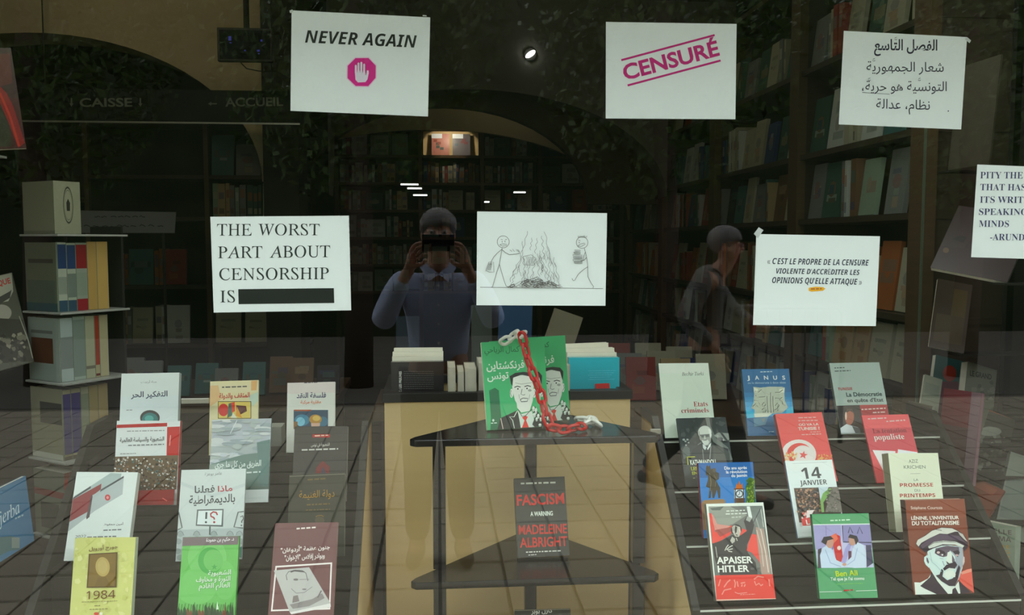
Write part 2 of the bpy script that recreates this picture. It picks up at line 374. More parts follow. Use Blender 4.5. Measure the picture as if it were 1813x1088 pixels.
# ------------------------------------------------------------------ triangular shelf stand
st = empty('triangular_shelf_stand', (.235, .12, 0)); tag(st, 'black three-post stand with triangular shelves in front of the plywood cabinet', 'shelf')
for z in (1.083, .735, .385, .04):
    pts = [(-.305, .012), (-.29, 0), (.29, 0), (.305, .012), (.300, .03), (.045, .386), (.02, .392), (.0, .386), (-.285, .045)]
    pts = [(-.306, .014), (-.292, 0), (.29, 0), (.304, .014), (.298, .034), (.05, .376), (.03, .386), (.012, .376), (-.296, .034)]
    MB().prism(pts[::1], 'z', z-.018, z).build('shelf', SHELFB, st, bevel=.003)
for z0, z1 in ((0, .022), (.04, .367), (.385, .717), (.735, 1.065)):
    for x, y in ((-.236, .10), (.27, .10), (.013, .29)):
        MB().box((x-.016, y-.016, z0), (x+.016, y+.016, z1)).build('post', SHELFB, st, bevel=.002)
# ------------------------------------------------------------------ books
FIT = {
'L1':(-0.7851,0.4647,0.9770,0.0490,0.2527,0.0013,0.1515,0.2216),'L2':(-0.7588,0.3502,0.8793,0.0251,0.1739,-0.0244,0.1589,0.2157),
'L3':(-0.8393,0.2260,0.7727,0.0162,0.3924,-0.0318,0.1483,0.2149),'L4':(-0.7920,0.1148,0.6640,-0.0966,0.2430,0.0140,0.1443,0.1995),
'L5':(-0.5692,0.2269,0.7727,0.0372,0.3460,-0.0075,0.1584,0.2222),'L6':(-0.5489,0.1057,0.6607,-0.0950,0.3340,0.0266,0.1356,0.1985),
'L7':(-0.5584,0.4638,0.9767,0.0254,0.2582,0.0143,0.1296,0.2006),'L8':(-0.5240,0.3538,0.8805,-0.0331,0.3410,0.0183,0.1558,0.2193),
'L9':(-0.3531,0.4730,0.9867,-0.0105,0.2772,0.0140,0.1312,0.1923),'L10':(-0.3141,0.3387,0.8693,-0.0185,0.3218,-0.0000,0.1404,0.1970),
'L11':(-0.3084,0.2207,0.7687,-0.0401,0.3438,0.0209,0.1416,0.2045),'L12':(-0.3289,0.0959,0.6572,-0.0726,0.4490,0.0133,0.1539,0.2300),
'R1':(0.7140,0.4765,0.9972,0.0276,0.3967,-0.0085,0.1498,0.2189),'R2':(0.9525,0.4764,0.9965,-0.0406,0.3671,0.0021,0.1398,0.1955),
'R3':(0.7387,0.3599,0.8926,0.0347,0.4861,0.0015,0.1426,0.1927),'R4':(1.0257,0.3532,0.8895,0.0677,0.4926,0.0125,0.1410,0.1991),
'R5':(0.7567,0.2380,0.7878,-0.0255,0.3037,0.0064,0.1468,0.1929),'R6':(0.9972,0.2291,0.7837,0.0118,0.4648,0.0089,0.1318,0.2026),
'R7':(0.7496,0.1024,0.6716,-0.0145,0.4150,0.0065,0.1490,0.2346),'R8':(1.0111,0.1007,0.6705,-0.0452,0.3151,0.0045,0.1464,0.2047),
'R9':(1.2355,0.4782,0.9986,-0.0430,0.4475,0.0102,0.1518,0.2160),'R10':(1.2771,0.3557,0.8906,0.0303,0.5036,0.0028,0.1409,0.1950),
'R11':(1.2674,0.2272,0.7841,0.0430,0.2968,-0.0260,0.1424,0.2049),'R12':(1.2574,0.0995,0.6716,-0.0550,0.2366,0.0163,0.1535,0.2316),
'F1':(0.1871,0.2025,1.0850,0.0949,0.2669,0.0292,0.1389,0.2197),'F2':(0.2067,0.2284,1.0865,-0.0221,0.1484,0.0467,0.1477,0.2156),
'F3':(0.2702,0.2938,1.0868,-0.0421,0.1522,0.0513,0.1444,0.2170),'FA':(0.2668,0.2522,0.7357,0.0323,0.3480,0.0108,0.1345,0.2010),
'PO':(0.2655,0.2135,0.4095,-0.0975,0.2563,0.0272,0.1464,0.2090),
'W1':(1.5957,0.4346,0.5407,-1.0799,0.1145,0.0626,0.1434,0.1943),'W2':(1.6234,0.6191,0.7194,-0.9028,0.5616,-0.2695,0.1533,0.1113),
'W3':(1.8172,0.8086,0.7582,0.1048,0.2829,-0.3937,0.1325,0.2373),'W4':(1.8048,0.8485,0.9077,0.2031,0.2289,-0.2916,0.1231,0.2357),
'W5':(1.8020,1.0319,0.9325,0.0945,0.2056,-0.2442,0.1246,0.2095),'W6':(1.7001,0.9592,0.9582,0.0622,0.3393,-0.3284,0.0675,0.1325),
'W7':(1.5567,0.7944,0.8890,-1.3088,0.1545,-0.0092,0.1013,0.1343),'W8':(1.5962,0.5931,1.4523,-0.6311,0.6689,-0.2372,0.2171,0.2558),
'W9':(1.6929,0.8536,1.1913,-0.2049,0.3526,-0.2046,0.1128,0.2441),'W10':(1.6547,0.7083,1.7856,-1.4247,0.1222,0.0401,0.1766,0.3326),
'W12':(1.7422,0.5487,0.6487,-0.1463,0.3941,-0.3347,0.1079,0.2628), 'W13':(1.8757,0.7805,0.7962,0.0637,0.5056,-0.4233,0.1554,0.2541),
'W11':(1.5513,0.5562,0.8296,-1.4135,0.1245,0.0585,0.1548,0.2747),
'V1':(-1.2661,0.7302,1.1803,0.1825,0.4849,0.2765,0.1502,0.3053),'V2':(-0.9957,0.1289,0.8245,1.4873,0.0919,0.0031,0.2230,0.1615),
'V0':(-1.1725,0.5689,1.8017,0.3725,0.2685,0.1066,0.1087,0.2929)}
def frame_of(p):
    x, y, z, yaw, lean, roll = p[:6]
    X = Vector((math.cos(yaw), math.sin(yaw), 0)); N = Vector((math.sin(yaw), -math.cos(yaw), 0)); U = Vector((0, 0, 1))
    U2 = U*math.cos(lean)-N*math.sin(lean); N2 = N*math.cos(lean)+U*math.sin(lean)
    return Vector((x, y, z)), X*math.cos(roll)+U2*math.sin(roll), U2*math.cos(roll)-X*math.sin(roll), N2
def mat_of(o, X, U, N): return Matrix(((X.x, U.x, N.x, o.x), (X.y, U.y, N.y, o.y), (X.z, U.z, N.z, o.z), (0, 0, 0, 1)))
def c3(c, e=None): return ink(c, e or EB)
def book_body(e, w_, h, t, cover, spine, side, back=None, pages=True):
    """cover = wrap of front board, spine and back board; the pages are a block set back inside it"""
    k = .0008; s = -1 if side == 'L' else 1; m = MB(); bk = back or cover
    x0, x1 = -w_/2, w_/2
    m.box((x0, 0, -k), (x1, h, 0), cover); m.box((x0, 0, -t), (x1, h, -t+k), bk)
    a, b = (x0, x0+k) if s < 0 else (x1-k, x1)
    m.box((a, 0, -t+k), (b, h, -k), spine)
    m.build('cover', INK, e)
    px0, px1 = (x0+k, x1-.0012) if s < 0 else (x0+.0012, x1-k)
    MB().box((px0, .001, -t+k), (px1, h-.001, -k)).build('pages', PAGES, e)
GRP_L = 'Arabic books face out on the left stepped display'; GRP_R = 'French books face out on the right stepped display'
def REST(k):
    """height of the shelf a book rests on"""
    rows = {'L1':3,'L7':3,'L9':3,'L2':2,'L8':2,'L10':2,'L3':1,'L5':1,'L11':1,'L4':0,'L6':0,'L12':0,'R1':3,'R2':3,'R9':3,'R3':2,'R4':2,'R10':2,'R5':1,'R6':1,'R11':1,'R7':0,'R8':0,'R12':0}
    if k in rows: return (ROWL if k[0] == 'L' else ROWR)[rows[k]][1]
    return {'F1': 1.083, 'FA': .735, 'PO': .385}.get(k)
ROWE = {}      # light reaching each row through the pane, to turn observed colours into ink colours
for ks_, e_ in (('L1 L7 L9', .62), ('R1 R2 R9', .66), ('L2 L8 L10 R3 R4 R10', .66), ('L3 L5 L11 R5 R6 R11', .76), ('L4 L6 L12 R7 R8 R12', .76), ('F1 F2 F3', .62), ('FA PO', .66), ('W1 W2 W3 W4 W5 W6 W7 W9 W11 W12', .38), ('W8', 1.8), ('V1', .5)):
    for k_ in ks_.split(): ROWE[k_] = e_
def book(key, label, cover, art=None, t=.018, side='L', spine=None, back=None, group=None, e=None, cat='book', name='book', dy=0):
    p = FIT[key]; o, X, U, N = frame_of(p); rest = REST(key); e = e or ROWE.get(key, EB)
    if rest is not None: o.z += rest+.0004-min((o+X*a*p[6]/2-N*b).z for a in (-1, 1) for b in (0, t))
    em = empty(name); em.matrix_world = mat_of(o, X, U, N); tag(em, label, cat, group)
    book_body(em, p[6], p[7], t, c3(cover, e), c3(spine or cover, e), side, c3(back, e) if back else None)
    if art:
        a = Art(o, X, U, N, p[6], p[7], e); a.z = .0001; art(a); a.m.build('cover_print', INK, em)
    return em
# ================================================================== papers on the glass
BK = (38, 42, 40)
def a_never(a):
    a.frame(500, 0, 3.4)
    a.text('NEVER AGAIN', 136, 256, 808, 287, 76, (40, 44, 42), 'humbi')
    PK = (196, 40, 128)
    o8 = [(440, 350), (518, 349), (562, 395), (561, 468), (517, 518), (441, 517), (392, 470), (393, 396)]
    a.poly([(478+(x-478)*1.07, 434+(y-434)*1.07) for x, y in o8], (222, 190, 215)); a.poly(o8, PK)
    W_ = (205, 200, 212)
    a.poly([(436, 425), (500, 425), (505, 455), (508, 424), (519, 424), (520, 440), (512, 478), (500, 494), (455, 496), (440, 480)], W_)
    for x, y0 in ((442, 390), (458, 376), (475, 372), (492, 383)): a.line([(x, y0+6), (x, 440)], 12, W_); a.ell(x, y0+6, 6, 6, W_, 10)
    for x in (450, 466.5, 483.5): a.line([(x, 386), (x, 436)], 2.4, PK)
    a.line([(500, 400), (500, 452)], 2.6, PK)
def a_cens(a):
    a.frame(1000, 0, 3.4); PK = (178, 40, 112)
    a.line([(340, 362), (902, 211)], 12, PK); a.line([(378, 514), (938, 364)], 12, PK)
    a.text('CENSUR\u00c9', 362, 482, 934, 330, 116, PK, 'heavy')
def a_art9(a):
    a.frame(1380, 0, 3.4); c = (48, 44, 62)
    a.text('الفصل التاسع', 570, 300, 950, 303, 66, c, 'arb')
    a.text('شعار الجمهورية', 524, 428, 988, 432, 60, c, 'ar')
    a.text('التونسية هو حرية،', 497, 546, 1006, 548, 60, c, 'ar')
    a.text('نظام، عدالة', 582, 652, 904, 660, 60, c, 'ar')
    a.line([(498, 556), (664, 567)], 2.2, c); a.ell(1016, 668, 4, 4, c, 10)
    for x, y in ((700, 238), (568, 366), (842, 484), (540, 484)): a.line([(x-7, y-4), (x-3, y+3), (x, y-3), (x+3, y+3), (x+7, y-4)], 2.6, c); a.line([(x-6, y-10), (x+6, y-14)], 2.6, c)
def a_pity(a):
    a.frame(1400, 270, 2.94); c = (66, 66, 100)
    for t_, x0, y0, x1, y1 in (('PITY THE NATION', 986, 134, 1487, 138), ('THAT HAS TO SILENCE', 986, 196, 1620, 202), ('ITS WRITERS FOR', 984, 261, 1482, 265), ('SPEAKING THEIR', 979, 324, 1462, 329), ('MINDS', 979, 386, 1135, 388), ('-ARUNDHATI ROY', 1037, 455, 1502, 460)):
        pass
    a.text('PITY THE', 986, 134, 1208, 135, 34, c, 'serifb'); a.text('THAT HAS', 986, 196, 1222, 197, 34, c, 'serifb')
    a.text('ITS WRITE', 984, 261, 1243, 262, 34, c, 'serifb'); a.text('SPEAKING', 979, 324, 1232, 325, 34, c, 'serifb')
    a.text('MINDS', 979, 386, 1135, 387, 34, c, 'serifb'); a.text('-ARUND', 1037, 455, 1216, 457, 34, c, 'serifb')
def a_worst(a):
    a.frame(340, 280, 3.2); c = (46, 52, 50)
    a.text('THE', 143, 438, 338, 438, 66, c, 'serif'); a.text('WORST', 376, 436, 724, 436, 66, c, 'serif')
    a.text('PART', 148, 566, 400, 564, 68, c, 'serif'); a.text('ABOUT', 440, 563, 784, 560, 68, c, 'serif')
    a.text('CENSORSHIP', 155, 690, 776, 684, 68, c, 'serif'); a.text('IS', 161, 816, 244, 815, 68, c, 'serif')
    a.poly([(262, 741), (803, 735), (806, 819), (264, 826)], (34, 37, 34))
def a_toon(a):
    a.frame(640, 280, 3.2); c = (84, 80, 76); r = random.Random(3)
    L = lambda p, w_=3: a.line(p, w_*.8, c)
    L([(672, 730), (900, 733), (1120, 735), (1368, 738)], 3.2)
    def circ(cx, cy, q): L([(cx+q*math.cos(k*.314), cy+q*math.sin(k*.314)) for k in range(21)], 3)
    circ(803, 473, 34); circ(1250, 477, 33)
    L([(796, 470), (798, 476)], 4); L([(812, 468), (814, 475)], 4); L([(784, 489), (800, 484), (822, 487), (824, 494), (800, 497), (784, 491), (784, 489)], 2.6)
    L([(790, 458), (800, 462)], 2.4); L([(812, 462), (824, 458)], 2.4)
    L([(1232, 474), (1236, 480)], 4); L([(1226, 494), (1240, 486), (1262, 480), (1268, 486), (1244, 500), (1226, 496)], 2.6); L([(1228, 462), (1240, 468)], 2.4)
    for k in range(9): x = 1226+k*6; L([(x, 450), (x+3, 440+r.uniform(-3, 3))], 2.2)
    L([(797, 507), (793, 530), (788, 560), (781, 600), (765, 650), (750, 700), (742, 730)]); L([(781, 600), (795, 650), (810, 700), (820, 724), (834, 730)])
    L([(795, 515), (815, 533), (838, 546), (870, 543), (896, 538)]); L([(896, 538), (890, 520), (876, 518)], 2.4); L([(840, 518), (852, 528)], 2); L([(856, 514), (866, 528)], 2); L([(880, 524), (896, 528)], 2.2)
    L([(794, 516), (768, 538), (748, 560), (735, 585), (730, 604)])
    L([(704, 636), (722, 588), (748, 588), (750, 644), (724, 644), (704, 636)], 2.4)
    for k in range(5): L([(710+k*5, 634), (724+k*4, 594)], 2)
    L([(742, 730), (735, 728)], 3)
    L([(1262, 510), (1270, 540), (1278, 580), (1281, 614), (1282, 670), (1300, 706), (1315, 726), (1310, 734)]); L([(1281, 614), (1252, 634), (1226, 658), (1208, 690), (1200, 694), (1192, 680)])
    L([(1268, 530), (1258, 556), (1256, 580)]); L([(1275, 560), (1262, 576), (1240, 582)])
    for k, (x0, x1, y) in enumerate(((1208, 1240, 518), (1203, 1240, 532), (1196, 1250, 546), (1200, 1250, 560), (1197, 1252, 574), (1204, 1250, 586))):
        L([(x0, y), (x1, y+2), (x1, y+9), (x0+2, y+8), (x0, y)], 3.4 if k % 2 else 2.2)
    def wig(x0, y0, x1, y1, amp, n=14, w_=2):
        ph = r.uniform(0, 6); L([(x0+(x1-x0)*i/n+amp*math.sin(ph+i*1.15), y0+(y1-y0)*i/n) for i in range(n+1)], w_)
    for x0, y0, x1, y1 in ((940, 412, 905, 560), (1038, 416, 1075, 600), (996, 452, 982, 540), (966, 450, 955, 520), (1022, 440, 1030, 540), (915, 470, 890, 640), (1052, 500, 1104, 680), (1085, 560, 1122, 700), (905, 560, 850, 668), (880, 600, 838, 700), (1000, 540, 1004, 670), (985, 570, 960, 680), (1020, 560, 1045, 680), (1060, 560, 1066, 690), (950, 610, 935, 690), (925, 640, 905, 700), (1080, 640, 1096, 715), (1100, 660, 1122, 730), (870, 650, 850, 715), (1030, 600, 1016, 660), (1045, 610, 1060, 700), (915, 560, 925, 650), (1012, 545, 1024, 640)):
        wig(x0, y0, x1, y1, r.uniform(3, 6), 14, 2.1)
    for k in range(22): x = r.uniform(880, 1100); y = r.uniform(520, 660); wig(x, y, x+r.uniform(-12, 12), y+r.uniform(25, 60), 2.5, 7, 1.8)
    L([(914, 556), (960, 546), (985, 566), (988, 586), (975, 606), (925, 604), (914, 556)], 2.6)
    for k in range(6): L([(930+k*8, 552+k*1.5), (940+k*8, 575), (930+k*9, 602)], 1.8)
    for k in range(46):
        cx = r.gauss(985, 62); cx = max(850, min(1110, cx)); cy = r.uniform(676, 726); cy = max(cy, 676+abs(cx-985)*.35); an = r.uniform(-.7, .7); l_ = r.uniform(10, 24); b_ = r.uniform(3, 8)
        q = [(cx+l_*math.cos(an)*i-b_*math.sin(an)*j, min(732, cy+l_*math.sin(an)*i+b_*math.cos(an)*j)) for i, j in ((-1, -1), (1, -1), (1, 1), (-1, 1), (-1, -1))]
        L(q, 2.2 if k % 3 else 3.6)
    for k in range(10): x = 826+k*32; L([(x, 722+r.uniform(-4, 3)), (x+22, 728)], 2.4)
def a_french(a):
    a.frame(1060, 280, 3.2); c = (58, 62, 74)
    a.text("\u00ab C'EST LE PROPRE DE LA CENSURE", 955, 598, 1530, 608, 34, c, 'humbi')
    a.text("VIOLENTE D'ACCR\u00c9DITER LES", 1005, 652, 1478, 661, 36, c, 'humbi')
    a.text("OPINIONS QU'ELLE ATTAQUE \u00bb", 982, 706, 1490, 716, 34, c, 'humbi')
    a.poly([(1190, 733), (1230, 727), (1272, 730), (1284, 738), (1270, 750), (1205, 755), (1190, 750)], (240, 176, 44)); a.fine(1202, 746, 1270, 744, 12, (150, 90, 60))
SH = 'sheets taped inside the shop window'
add_paper('paper_sheet', 'white sheet reading NEVER AGAIN above a pink octagon with a raised hand', [(515, 19), (762, 30), (757, 206), (515, 196)], a_never, SH, [(516, 20, .008, .006, 20), (752, 28, .009, .003, -4)])
add_paper('paper_sheet', 'white sheet with the slanting pink stamp CENSUR\u00c9', [(1073.5, 38.5), (1305, 42.5), (1302, 211), (1072.5, 209.5)], a_cens, SH)
add_paper('paper_sheet', 'white sheet with four lines of Arabic text, at the upper right', [(1493, 55), (1711, 65), (1702, 229), (1485, 220)], a_art9, SH, [(1714, 71, .014, .008, -40)])
add_paper('paper_sheet', 'white sheet beginning PITY THE, cut by the right edge of the view', [(1724, 294), (1960, 297), (1952, 462), (1720, 455)], a_pity, SH)
add_paper('paper_sheet', 'white sheet reading THE WORST PART ABOUT CENSORSHIP IS with a black bar', [(371, 383), (616, 382), (622, 549), (378, 553)], a_worst, SH)
add_paper('paper_sheet', 'white sheet with a line drawing of stick figures burning books', [(846, 374), (1075, 377), (1072.5, 541), (843, 540)], a_toon, SH)
add_paper('paper_sheet', 'white sheet with a three-line French quotation and an orange highlight', [(1340, 414), (1558.5, 418), (1551, 577), (1333, 575)], a_french, SH, [(1343, 411, .022, .015, 50)])
# ================================================================== books on the left steps
AF = (180, 640, 3.777); BF = (100, 820, 3.4865)
def a_L1(a):
    a.frame(*AF); a.fill((196, 204, 204)); a.fill((214, 220, 216), 0, .72, 1, 1)  # lighter top band: light from above painted into the cover
    a.text('حنة أرندت', 262, 142, 368, 140, 18, (80, 84, 88), 'ar')
    a.text('التفكير الحر', 196, 238, 440, 230, 38, (34, 44, 66), 'arb')
    a.ell(323, 375, 66, 52, (36, 38, 40)); a.ell(323, 385, 54, 44, (40, 100, 100)); a.ell(318, 380, 30, 22, (66, 140, 134)); a.fine(165, 328, 205, 327, 9, (120, 120, 124))
book('L1', 'white Arabic paperback with a teal half disc, at the back left of the left display', (196, 204, 204), a_L1, .026, 'R', (186, 194, 190), group=GRP_L)
def a_L2(a):
    a.frame(*AF); a.fill((192, 196, 196))
    a.poly([(92, 421), (438, 408), (438, 432), (92, 443)], (156, 26, 28)); a.poly([(438, 436), (525, 432), (517, 628), (434, 628)], (168, 30, 30))
    a.fine(170, 470, 420, 465, 12, (130, 132, 134)); a.text('الشعبوية والسياسة العالمية', 122, 536, 418, 526, 28, (60, 62, 64), 'arb')
    a.fine(178, 566, 418, 558, 14, (110, 112, 114)); a.fine(125, 620, 235, 616, 9, (120, 120, 120)); a.line([(455, 560), (462, 490)], 7, (216, 150, 146))
    a.poly([(90, 634), (520, 624), (500, 852), (80, 860)], (92, 74, 54))
    a.mottle((92, 640, 505, 850), [(150, 140, 130), (60, 44, 36), (180, 176, 170), (40, 34, 32), (122, 90, 62), (70, 96, 94), (200, 196, 190)], 330, 4, 11, 5)
    a.poly([(76, 860), (502, 848), (494, 950), (70, 955)], (128, 22, 24)); a.line([(420, 905), (450, 925)], 7, (200, 90, 84))
book('L2', 'Arabic paperback with crowd photo and red side band on the left display', (192, 196, 196), a_L2, .02, 'R', (150, 40, 38), group=GRP_L)
def a_L7(a):
    a.frame(*AF); a.fill((204, 194, 152)); a.rect(724, 150, 1070, 200, (214, 202, 164)); a.poly([(1000, 128), (1040, 126), (1036, 190), (1000, 192)], (206, 160, 104)); a.poly([(980, 230), (1062, 200), (1056, 260), (1010, 300)], (170, 184, 168))
    a.poly([(724, 160), (780, 158), (800, 250), (722, 300)], (206, 170, 122)); a.fine(805, 178, 975, 172, 15, (70, 66, 60))
    a.text('المثقف والدولة', 786, 244, 990, 236, 34, (168, 34, 30), 'arb')
    a.rect(778, 264, 1000, 380, (60, 52, 40)); a.rect(782, 268, 996, 376, (196, 172, 84))
    a.ell(815, 322, 34, 42, (190, 42, 34)); a.poly([(850, 280), (880, 270), (872, 360), (840, 376)], (60, 96, 84)); a.poly([(866, 276), (890, 268), (892, 330), (872, 340)], (214, 60, 34)); a.poly([(900, 290), (966, 296), (972, 330), (930, 352), (902, 340)], (84, 40, 34)); a.poly([(896, 360), (906, 300), (940, 376)], (220, 150, 40)); a.poly([(864, 376), (880, 340), (906, 376)], (226, 224, 200))
book('L7', 'small cream Arabic book with red title and coloured picture, left display back row', (204, 194, 152), a_L7, .012, 'R', group=GRP_L)
def a_L8(a):
    a.frame(*AF); a.fill((140, 148, 152))
    for i, (v0, v1, c) in enumerate(((.86, 1, (150, 156, 162)), (.7, .86, (156, 162, 168)), (.56, .7, (148, 156, 156)), (.42, .56, (158, 166, 160)), (.30, .42, (120, 134, 126)), (.15, .30, (84, 104, 96)), (0, .15, (186, 192, 190)))): a.fill(c, 0, v0, 1, v1)
    r = random.Random(4)
    for k in range(70):
        x = r.uniform(740, 1130); y = r.uniform(380, 690); c = r.choice([(168, 174, 178), (150, 158, 156), (176, 180, 180), (132, 142, 146)]); a.ell(x, y, r.uniform(20, 70), r.uniform(6, 20), c, 10)
    a.poly([(880, 640), (960, 620), (1136, 600), (1118, 836), (712, 846), (716, 690)], (88, 110, 102)); a.poly([(1040, 540), (1136, 520), (1120, 836), (1060, 836)], (80, 106, 102)); a.poly([(712, 690), (900, 660), (880, 700), (712, 740)], (124, 138, 130))
    a.text('الطريق من كل ما جرى', 760, 706, 1068, 696, 40, (204, 212, 208), 'arb'); a.fine(960, 752, 1065, 745, 18, (180, 190, 186))
    a.line([(862, 482), (908, 392)], 5, (214, 220, 222)); a.fill((188, 194, 192), 0, 0, 1, .15)
book('L8', 'Arabic paperback with a misty grey-green landscape cover, middle of the left display', (140, 148, 152), a_L8, .008, 'R', (80, 96, 92), group=GRP_L)
def a_L9(a):
    a.frame(*AF); a.fill((196, 196, 188)); a.fill((222, 212, 206), 0, .84, 1, 1); a.fine(1355, 146, 1450, 142, 10, (90, 84, 88))  # the pale strip along the top paints in overhead light
    a.text('فلسفة النقد', 1304, 242, 1500, 238, 36, (44, 40, 84), 'arb'); a.text('مقاربة مركبة', 1330, 280, 1466, 276, 22, (196, 104, 60), 'arb')
    a.rect(1284, 322, 1514, 450, (30, 62, 84)); a.rect(1288, 320, 1400, 330, (150, 70, 34))
    a.ell(1340, 390, 50, 38, (48, 112, 140)); a.ell(1330, 400, 30, 30, (110, 170, 190)); a.ell(1480, 400, 34, 34, (44, 96, 120)); a.ell(1430, 385, 42, 32, (168, 120, 44)); a.ell(1436, 378, 26, 18, (204, 170, 80)); a.poly([(1400, 410), (1462, 410), (1456, 450), (1404, 450)], (190, 150, 130)); a.rect(1284, 400, 1310, 450, (120, 84, 44))
book('L9', 'cream Arabic book with a blue square picture of a golden head', (196, 196, 188), a_L9, .012, 'L', (186, 186, 176), group=GRP_L)
def a_L10(a):
    a.frame(*AF); a.fill((48, 44, 40)); a.rect(1410, 484, 1526, 506, (150, 26, 22)); a.fine(1425, 502, 1515, 498, 14, (225, 190, 170))
    a.text('الشعبوية في تونس', 1400, 566, 1524, 560, 20, (190, 186, 176), 'ar'); a.fine(1338, 598, 1582, 590, 17, (178, 176, 168))
    a.poly([(1430, 745), (1436, 706), (1470, 668), (1486, 664), (1500, 680), (1526, 700), (1522, 745)], (96, 24, 24)); a.poly([(1465, 745), (1480, 700), (1500, 745)], (52, 44, 60))
book('L10', 'black Arabic book with a thin red title block, right of the left display', (48, 44, 40), a_L10, .02, 'L', group=GRP_L)
def a_L3(a):
    a.frame(*BF); a.fill((200, 206, 202))
    a.poly([(110, 200), (210, 140), (335, 58), (402, 62), (390, 120), (60, 420), (76, 360)], (150, 164, 162)); a.poly([(104, 210), (212, 138), (212, 152), (100, 222)], (60, 60, 62))
    a.poly([(100, 222), (278, 124), (274, 160), (220, 200), (196, 300), (78, 360)], (122, 34, 38)); a.poly([(222, 196), (416, 78), (408, 190), (240, 290), (66, 420), (78, 360), (196, 296)], (160, 168, 168))
    a.poly([(274, 160), (416, 76), (416, 88), (268, 176)], (70, 72, 74)); a.poly([(216, 196), (224, 200), (204, 330), (186, 345), (184, 330)], (72, 60, 62))
    a.ell(316, 210, 17, 19, (176, 44, 48)); a.ell(316, 210, 8, 9, (208, 130, 130))
    a.text('أمين محفوظ', 292, 382, 414, 378, 16, (52, 54, 60), 'arb'); a.fine(290, 418, 408, 413, 12, (90, 92, 96)); a.text('2022', 116, 462, 182, 458, 18, (60, 62, 66), 'hum'); a.fine(190, 462, 370, 456, 14, (100, 100, 104))
book('L3', 'white Arabic paperback with maroon and grey slanting stripes, left edge of the left display', (200, 206, 202), a_L3, .024, 'R', (190, 192, 184), group=GRP_L)
def a_L4(a):
    a.frame(*BF); a.fill((194, 194, 116)); a.mottle((90, 450, 490, 930), [(200, 200, 126), (186, 186, 106), (206, 204, 136)], 60, 10, 26, 8)
    a.text('جورج أورويل', 204, 536, 382, 520, 26, (100, 76, 30), 'arb')
    a.poly([(204, 556), (380, 546), (374, 762), (190, 765)], (84, 62, 24)); a.poly([(212, 562), (372, 553), (364, 754), (198, 758)], (118, 92, 40)); a.ell(289, 636, 44, 60, (172, 148, 84), rot=-4); a.ell(289, 636, 30, 44, (178, 156, 96), rot=-4); a.poly([(240, 754), (262, 700), (310, 700), (340, 754)], (108, 84, 36))
    a.text('1984', 188, 836, 366, 828, 50, (104, 60, 26), 'hum'); a.fine(160, 856, 380, 848, 6, (120, 110, 60)); a.fine(240, 880, 275, 878, 8, (120, 110, 60)); a.fine(210, 902, 330, 897, 8, (120, 110, 60)); a.ell(252, 924, 16, 9, (196, 70, 50)); a.rect(272, 916, 290, 934, (214, 214, 190))
book('L4', 'yellow Arabic paperback titled 1984 with a brown thumbprint portrait, front left corner', (194, 194, 116), a_L4, .016, 'R', (164, 170, 150), group=GRP_L)
def a_L5(a):
    a.frame(*BF); a.fill((188, 194, 192)); a.fill((168, 176, 176), 0, 0, 1, .34); a.poly([(760, 110), (960, 190), (1170, 120), (1170, 140), (960, 210), (760, 130)], (178, 186, 186))
    a.text('عامر بوعزة', 916, 74, 1022, 68, 18, (84, 86, 88), 'ar')
    a.text('فعلنا', 852, 182, 976, 176, 44, (72, 74, 76), 'arb'); a.text('ماذا', 996, 174, 1086, 168, 36, (158, 42, 46), 'arb'); a.text('بالديمقراطية', 818, 250, 1102, 236, 52, (72, 74, 76), 'arb')
    a.poly([(868, 284), (1032, 280), (1028, 390), (860, 384)], (96, 100, 100)); a.poly([(876, 292), (1024, 288), (1018, 380), (868, 376)], (206, 212, 212))
    a.line([(926, 300), (924, 342)], 12, (70, 74, 76)); a.ell(923, 362, 7, 7, (70, 74, 76), 10)
    a.line([(994, 318), (986, 302), (968, 298), (952, 310), (954, 326), (972, 334), (976, 346)], 9, (160, 48, 50)); a.ell(974, 362, 7, 7, (160, 48, 50), 10)
    a.line([(948, 388), (946, 440)], 9, (90, 94, 94))
    for x in (765, 866, 972, 1072, 1130): a.ell(x, 436, 20, 17, (150, 158, 158), 14); a.line([(x-22, 444), (x-14, 424), (x, 416), (x+14, 424), (x+22, 444)], 3, (112, 118, 118))
    for p in ([(750, 300), (776, 396), (750, 408)], [(1160, 296), (1122, 300), (1096, 392), (1160, 398)]): a.line(p, 7, (96, 100, 100))
    a.line([(1136, 330), (1150, 322), (1158, 340), (1144, 356), (1144, 366)], 7, (96, 98, 98)); a.ell(1142, 382, 5, 5, (96, 98, 98), 8)
    for x, y in ((752, 480), (748, 540), (765, 580), (1140, 480)): a.ell(x, y, 22, 18, (140, 148, 148), 14)
    a.poly([(1125, 520), (1170, 510), (1150, 580), (1125, 575)], (70, 120, 108))
book('L5', 'grey-white Arabic paperback with a protest placard drawing and part-red title', (188, 194, 192), a_L5, .01, 'R', (150, 156, 152), group=GRP_L)
